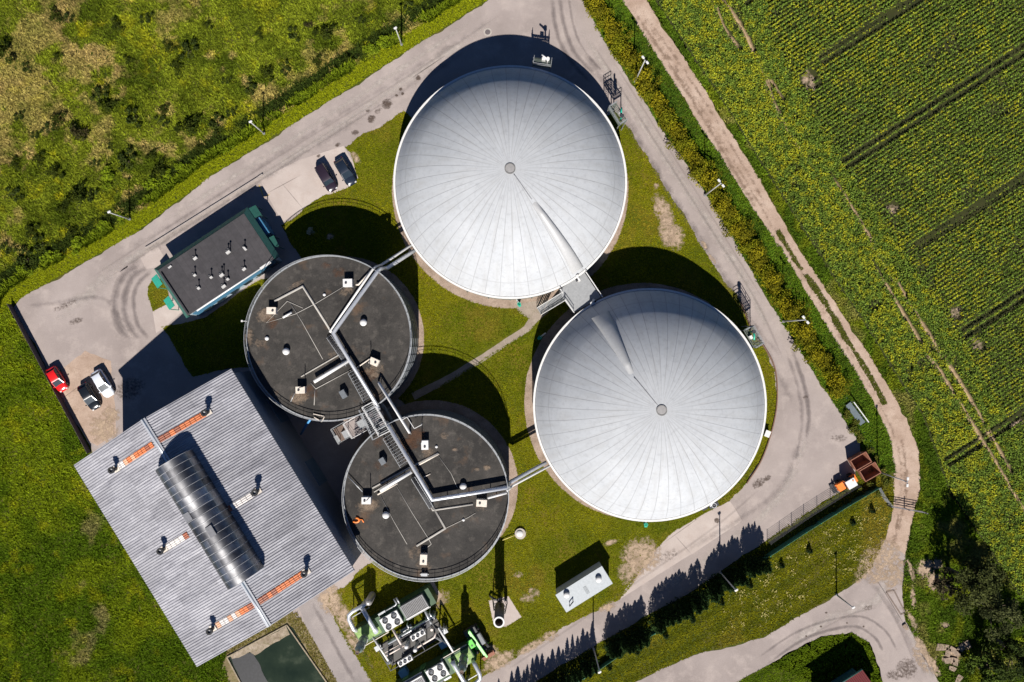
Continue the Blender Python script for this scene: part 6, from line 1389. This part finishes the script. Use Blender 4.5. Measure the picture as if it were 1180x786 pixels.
def skip(label, px, py, L, W, h, rz):
    X, Y = XY(px, py); o = thing('waste_skip', label, 'skip', (X, Y, 0), rz, 'open steel skips'); t_ = .07
    a, b = (L * .86, W * .9), (L, W)
    def loop(s, z, d=0): return [(sx * (s[0] / 2 - d), sy * (s[1] / 2 - d), z) for sx, sy in ((-1, -1), (1, -1), (1, 1), (-1, 1))]
    vs = loop(a, .08) + loop(b, h) + loop(b, h, t_) + loop(a, .16, t_); mb = MB()
    mb.add(vs, [(3, 2, 1, 0)] + [(k, (k + 1) % 4, 4 + (k + 1) % 4, 4 + k) for k in range(4)] + [(4 + k, 4 + (k + 1) % 4, 8 + (k + 1) % 4, 8 + k) for k in range(4)] + [(8 + k, 8 + (k + 1) % 4, 12 + (k + 1) % 4, 12 + k) for k in range(4)] + [(12, 13, 14, 15)])
    mb.build('skip_body', M_rust, o)
    mb = MB(); c = loop(b, h)
    for k in range(4): mb.beam(c[k], c[(k + 1) % 4], .12, .12)
    for s_ in (-1, 1):
        for q in (-.3, 0, .3): mb.beam((q * L, s_ * a[1] / 2, .1), (q * L, s_ * (b[1] / 2 + .03), h), .1, .1)
    mb.build('rim_rail', M_rust, o)
    for s_ in (-1, 1): MB().cyl((s_ * L * .3, W * .5 + .02, h * .6), .09, .15, 10).build('lifting_lug', plain('lug_pale', (.5, .42, .4), .6), o)
    return o
skip('open rusty skip at the yard corner, the upper of two', 986, 529.5, 2.7, 1.75, 1.75, CH)
skip('open rusty skip beside the orange loader, the lower of two', 996.5, 541.5, 2.7, 1.85, 1.75, CH)

# ---- lamps
def lamp_mesh(double, h):
    o = thing('street_lamp', 'x', 'lamp', (0, 0, 0), 0, 'lamps round the site')
    MB().tube([(0, 0, 0), (0, 0, h * .5), (0, 0, h - .1)], .1, 10, radii=[.13, .10, .07]).build('pole', plain('lamp_pole_grey', (.42, .42, .41), .5, .2), o)
    MB().cyl((0, 0, 0), .2, .4, 12).build('base_sleeve', M_galv, o)
    hd = [(-.48, 0), (.48, 0)] if double else [(0, .12)]
    for x_, y_ in hd:
        k = MB().box((x_, y_, h - .02), (.50, .32, .14)).build('lamp_head', M_white, o, .05); MB().box((x_, y_, h - .115), (.4, .24, .03)).build('lens', plain('lamp_lens', (.5, .5, .48), .2), k)
    if double: MB().beam((-.5, 0, h - .1), (.5, 0, h - .1), .08, .08).build('cross_arm', M_galv, o)
    return o
L1 = lamp_mesh(False, 6.0); L2 = lamp_mesh(True, 9.0); first = {1: True, 2: True}
for (px, py, k, rz, lab) in ((456, 33, 1, .5, 'single street lamp on the top verge near the upper dome'), (289, 141, 1, .5, 'single street lamp on the verge between the shrubs above the parked cars'), (126, 245, 1, .5, 'single street lamp on the verge left of the office building'),
                             (743.5, 69, 2, -.9, 'double headed lamp in the hedge beside the upper dome'), (831, 211, 2, -.9, 'double headed lamp in the hedge halfway down the drive'), (928.5, 368.5, 2, -.9, 'double headed lamp near the lower end of the hedge'),
                             (1046, 555.5, 2, 1.5, 'double headed lamp leaning over the dirt track by the gate'), (984, 701, 1, .5, 'single street lamp at the access road junction'), (691.5, 775.5, 1, .5, 'single street lamp in the conifer row, near the bottom edge'), (849, 681, 1, .5, 'single street lamp in the conifer row, near the concrete pad')):
    hl = 8.6 if 'conifer row' in lab else (6.0 if k == 1 else 9.0)
    c = P(px, py, hl); src = L1 if k == 1 else L2
    if first[k]: first[k] = False; src.location = (c.x, c.y, 0); src.rotation_euler[2] = rz; src['label'] = lab
    else: dup(src, lab, (c.x, c.y, 0), rz, (1, 1, hl / (6.0 if k == 1 else 9.0)))

# ---- fences, gate, walls
def wire_fence(name, label, pts, h, step, pmat, mesh_mat, meshw=.03, cat='fence', solid=False):
    L = [Vector((*XY(*p), 0)) for p in pts]; o = thing(name, label, cat, L[0]); d = 0
    pm = MB(); wm = MB()
    for a, b in zip(L[:-1], L[1:]):
        n = max(1, round((b - a).length / step))
        for k in range(n + (b == L[-1])):
            p = a.lerp(b, k / n); wb(MB().beam(p, p + Vector((0, 0, h + .1)), .08, .08), 'fence_post', pmat, o)
        if solid:
            s = Vector((-(b - a).y, (b - a).x, 0)).normalized() * .02; q = Vector((0, 0, h)); z0 = Vector((0, 0, .03))
            wm.add([a + s + z0, b + s + z0, b + s + q, a + s + q, a - s + z0, b - s + z0, b - s + q, a - s + q], [(0, 1, 2, 3), (5, 4, 7, 6), (3, 2, 6, 7), (0, 4, 5, 1), (0, 3, 7, 4), (1, 5, 6, 2)])
        else:
            for j in range(7): wm.beam(a + Vector((0, 0, .1 + j * (h - .1) / 6)), b + Vector((0, 0, .1 + j * (h - .1) / 6)), meshw, meshw)
    wb(wm, 'fence_mesh' if not solid else 'fence_panel', mesh_mat, o); return o
wire_fence('wire_fence', 'dark wire fence with posts along the south edge of the yard', [(884, 624), (926, 595), (972, 566), (986, 558)], 1.7, 2.2, M_dark, M_dark)
wire_fence('mesh_fence', 'green windbreak mesh fence between yard and mown strip', [(884, 638), (925, 611), (975, 580), (1009, 560)], 1.5, 3.0, M_teal, plain('green_mesh', (.035, .16, .095), .8, 0, .25), solid=True)
wire_fence('mesh_fence', 'short grey mesh fence from the green fence to the gate', [(1009, 560), (1016, 572), (1024, 582)], 1.6, 1.6, M_galv, M_galv)
wire_fence('board_fence', 'dark weathered board fence left of the red car', [(14, 351), (60, 437), (105, 521)], 1.15, 2.4, plain('weathered_post', (.10, .08, .085), .9), plain('weathered_board', (.085, .065, .070), .9, 0, .3, 5), solid=True)
wire_fence('mesh_fence', 'green mesh fence scraps behind the conifer row', [(620, 808), (690, 768), (716, 750), (790, 704), (840, 668), (884, 638)], 1.2, 3.0, M_teal, plain('green_mesh', (.035, .16, .095), .8, 0, .25), solid=True)
g = thing('farm_gate', 'closed metal bar gate across the dirt track', 'gate', (*XY(1041, 580), 0))
A, B = Vector((*XY(1022, 582), 0)), Vector((*XY(1062, 589), 0))
for a, b in ((A, A.lerp(B, .49)), (A.lerp(B, .51), B)):
    mb = MB()
    for z in (.35, .7, 1.05, 1.4): mb.beam(a + Vector((0, 0, z)), b + Vector((0, 0, z)), .06, .07)
    for q in (0, .5, 1): p = a.lerp(b, q); mb.beam(p + Vector((0, 0, .3)), p + Vector((0, 0, 1.45)), .06, .06)
    mb.beam(a + Vector((0, 0, .35)), b + Vector((0, 0, 1.4)), .05, .05); wb(mb, 'gate_leaf', plain('gate_steel', (.20, .19, .20), .5, .3), g)
for p in (A, A.lerp(B, .5), B): wb(MB().beam(p, p + Vector((0, 0, 1.7)), .14, .14), 'gate_post', plain('gate_steel', (.20, .19, .20), .5, .3), g)
o = thing('low_wall', 'low dark kerb wall along the road beside the office', 'wall', (*XY(235, 244), 0)); mb = MB()
for a, b in zip([(168, 286), (183, 277), (296, 206)], [(183, 277), (296, 206), (303, 201)]): mb.beam(Vector((*XY(*a), .15)), Vector((*XY(*b), .15)), .16, .30)
wb(mb, 'wall_body', plain('kerb_concrete', (.30, .26, .24), .85), o)
o = thing('kerb', 'brown curved kerb wall round the lower white dome', 'kerb', (*XY(741, 463), 0)); pts = smooth_line(pxpoly(EASTK[4:12]), 6); mb = MB()
for a, b in zip(pts[:-1], pts[1:]): mb.beam(Vector((*a, .13)), Vector((*b, .13)), .16, .26)
wb(mb, 'kerb_body', plain('rusty_kerb', (.16, .09, .06), .85), o)
o = thing('footbridge', 'small pale steel footbridge over the ditch', 'footbridge', (*XY(984, 476), 0)); a, b = Vector((*XY(976, 465), .35)), Vector((*XY(993, 488), .35)); d = (b - a).normalized(); s = Vector((-d.y, d.x, 0))
mb = MB(); mb.beam(a, b, .9, .1)
for k in range(4): p = a.lerp(b, .08 + .28 * k); mb.beam(p - s * .5 + Vector((0, 0, -.4)), p - s * .5, .1, .1); mb.beam(p + s * .5 + Vector((0, 0, -.4)), p + s * .5, .1, .1)
wb(mb, 'walkway', plain('bridge_grey', (.10, .125, .14), .7), o)
mb = MB()
for q in (.55,):
    mb.beam(a + s * q + Vector((0, 0, 1.0)), b + s * q + Vector((0, 0, 1.0)), .12, .12)
    for k in range(5): p = a.lerp(b, k / 4) + s * q; mb.beam(p, p + Vector((0, 0, 1.0)), .07, .07)
wb(mb, 'handrail', M_white, o)
sheet('dark_blue_strip', rough(pxpoly([(966, 446), (972, 452), (985, 470), (1000, 500), (1012, 524), (1006, 528), (992, 505), (976, 476), (966, 458)]), .08, .5), .006, plain('dark_blue_strip', (.02, .045, .06), .08, 0, .2))  # smooth dark blue strip below the footbridge

# ---- pond behind the barn
pond = pxpoly([(262, 757), (331, 719.5), (338, 724), (376, 786), (392, 815), (295, 815)])
sheet('pond_bank', rough(pxpoly([(246, 752), (336, 704), (350, 718), (405, 815), (280, 815)]), .1, .6), .0145, layered('pond_bank_dirt', [(.13, .10, .05), (.18, .14, .075), (.24, .19, .12), (.12, .12, .04)], (.6, 1.5), grain=.35))
mw, nt, b = new_mat('pond_water'); f = noise(nt, .25, 4, .6, objco(nt)); nt.links.new(ramp(nt, f, [(.3, (.010, .017, .010)), (.55, (.018, .027, .016)), (.72, (.05, .062, .040))]), b.inputs['Base Color']); b.inputs['Roughness'].default_value = .12
sheet('pond_water', pond, .06, mw)
sheet('pond_liner', rough(pxpoly([(266, 758), (291, 752), (296, 760), (312, 790), (322, 815), (292, 815)]), .12, .5), .075, plain('black_liner', (.018, .018, .02), .5, 0, .3))
sheet('pond_slope', rough(pxpoly([(264, 754), (330, 722), (334, 731), (294, 755), (288, 751), (268, 759)]), .1, .5), .085, layered('stony_bank', [(.18, .14, .10), (.26, .21, .155), (.34, .28, .22), (.14, .12, .06)], (.9, 2.0), grain=.35))
o = thing('pond_kerb', 'pale concrete kerb round the murky green pond', 'kerb', (*XY(331, 721), 0)); mb = MB()
for a, b in (((262, 757), (331, 720)), ((331, 720), (377, 786)), ((377, 786), (394, 815)), ((262, 757), (293, 815))): mb.beam(Vector((*XY(*a), .12)), Vector((*XY(*b), .12)), .18, .26)
wb(mb, 'kerb_body', plain('kerb_sand', (.27, .22, .15), .85, 0, .25), o)
x, y = scatter_pts(pxpoly([(240, 756), (340, 702), (350, 718), (405, 815), (392, 815), (333, 716), (260, 755)]), 34)
col = pick([(.16, .13, .03), (.11, .115, .015), (.20, .15, .06)], RNG.random((len(x), 3)), .3); sz = .14 + .18 * RNG.random(len(x)); V, C = blades(x, y, .0145, sz, sz * .5, col, 3, (.2, .7))
tag(arr_mesh('bank_grass', V, 3, C, M_leafy), kind='stuff', label='dry yellowish grass on the pond bank')

# ---- broken slabs and rubble by the lower right trees
def slab_mesh(seed):
    rd = random.Random(seed); q = rd.uniform; pts = [(-q(.7, 1.1), -q(.35, .6)), (q(-.2, .2), -q(.5, .65)), (q(.7, 1.1), -q(.3, .6)), (q(.8, 1.1), q(.2, .6)), (-q(.5, 1.0), q(.4, .65))]
    return MB().prism(pts, 0, .22)
M_slab = plain('broken_concrete', (.25, .185, .135), .9, 0, .35, 3)
sl_ = []
for i, (px, py, s, lab) in enumerate([(1085, 745, 1.0, 'pale broken concrete slab, uppermost of the heap by the junction'), (1091, 752, .8, 'broken concrete slab in the heap middle, left side'), (1099, 750, .9, 'broken concrete slab in the heap middle, right side'), (1107, 746, .9, 'brownish broken slab pointing towards the trees'), (1114, 742, .7, 'small brownish slab at the tree end of the heap'), (1093, 760, .8, 'broken slab low in the heap, nearest the road'), (1100, 762, .7, 'broken slab low in the heap, away from road'), (1097, 770, .7, 'broken slab at the lower tip of the heap'), (1104, 782, .8, 'lone pale slab below the heap at the bottom edge'), (1043, 722, .55, 'small white block on the road edge by the junction')]):
    o = slab_mesh(i).build('broken_slab', M_slab); o.location = (*XY(px, py), 0); o.rotation_euler[2] = i * 1.3; o.scale = (s, s, 1.2); tag(o, lab, 'slab', 'broken slabs by the junction')
mk = MB()
for a, b in (((1021, 682), (1038, 708)), ((1038, 708), (1043, 706)), ((1043, 706), (1030, 680)), ((1030, 680), (1021, 682))): mk.beam(Vector((*XY(*a), .02)), Vector((*XY(*b), .02)), .22, .06)
tag(mk.build('drain_frame', plain('drain_brown', (.16, .12, .10), .8)), 'long thin drain frame set in the road edge at the junction', 'drain')
for px, py, lab in ((562, 37, 'round manhole cover in the road above the upper dome'),):
    o = thing('road_manhole', lab, 'manhole', (*XY(px, py), .0)); MB().cyl((0, 0, 0), .42, .022, 24).build('cover', plain('cast_iron', (.12, .10, .10), .6), o); MB().ring((0, 0, 0), .42, .62, 0, .026, 24).build('collar', M_concrete, o)

# ================================================================== LIGHT, SKY, CAMERA
EL = math.radians(43.25); AZ_OFF = math.radians(0.5)
sun_dir = Vector((math.sin(AZ_OFF) * math.cos(EL), -math.cos(AZ_OFF) * math.cos(EL), math.sin(EL)))     # towards the sun
sd = bpy.data.lights.new('sun', 'SUN'); sd.energy = 5.0; sd.angle = math.radians(.5); sd.color = (1.0, .955, .89)
so = bpy.data.objects.new('sun', sd); COL.objects.link(so); so.rotation_euler = (-sun_dir).to_track_quat('-Z', 'Y').to_euler(); so.location = (0, -60, 80)
w = bpy.data.worlds.new('World'); scene.world = w; w.use_nodes = True; nt = w.node_tree
sk = nt.nodes.new('ShaderNodeTexSky'); sk.sky_type = 'NISHITA'; sk.sun_disc = False; sk.air_density = .48; sk.dust_density = .0; sk.ozone_density = 8.0; sk.altitude = 400; sk.sun_elevation = EL; sk.sun_rotation = math.atan2(sun_dir.x, sun_dir.y)
bg = nt.nodes['Background']; nt.links.new(sk.outputs[0], bg.inputs[0]); bg.inputs[1].default_value = .06
cd = bpy.data.cameras.new('camera'); cam = bpy.data.objects.new('camera', cd); COL.objects.link(cam)
cam.location = (0, 0, H); cam.rotation_euler = (0, 0, 0); cd.sensor_width = 36; cd.lens = 36 * H / (1180 * S); cd.clip_start = 1; cd.clip_end = 3000
scene.camera = cam
scene.view_settings.view_transform = 'Standard'; scene.view_settings.look = 'None'; scene.view_settings.exposure = .68; scene.view_settings.gamma = 1
scene.view_settings.use_curve_mapping = False
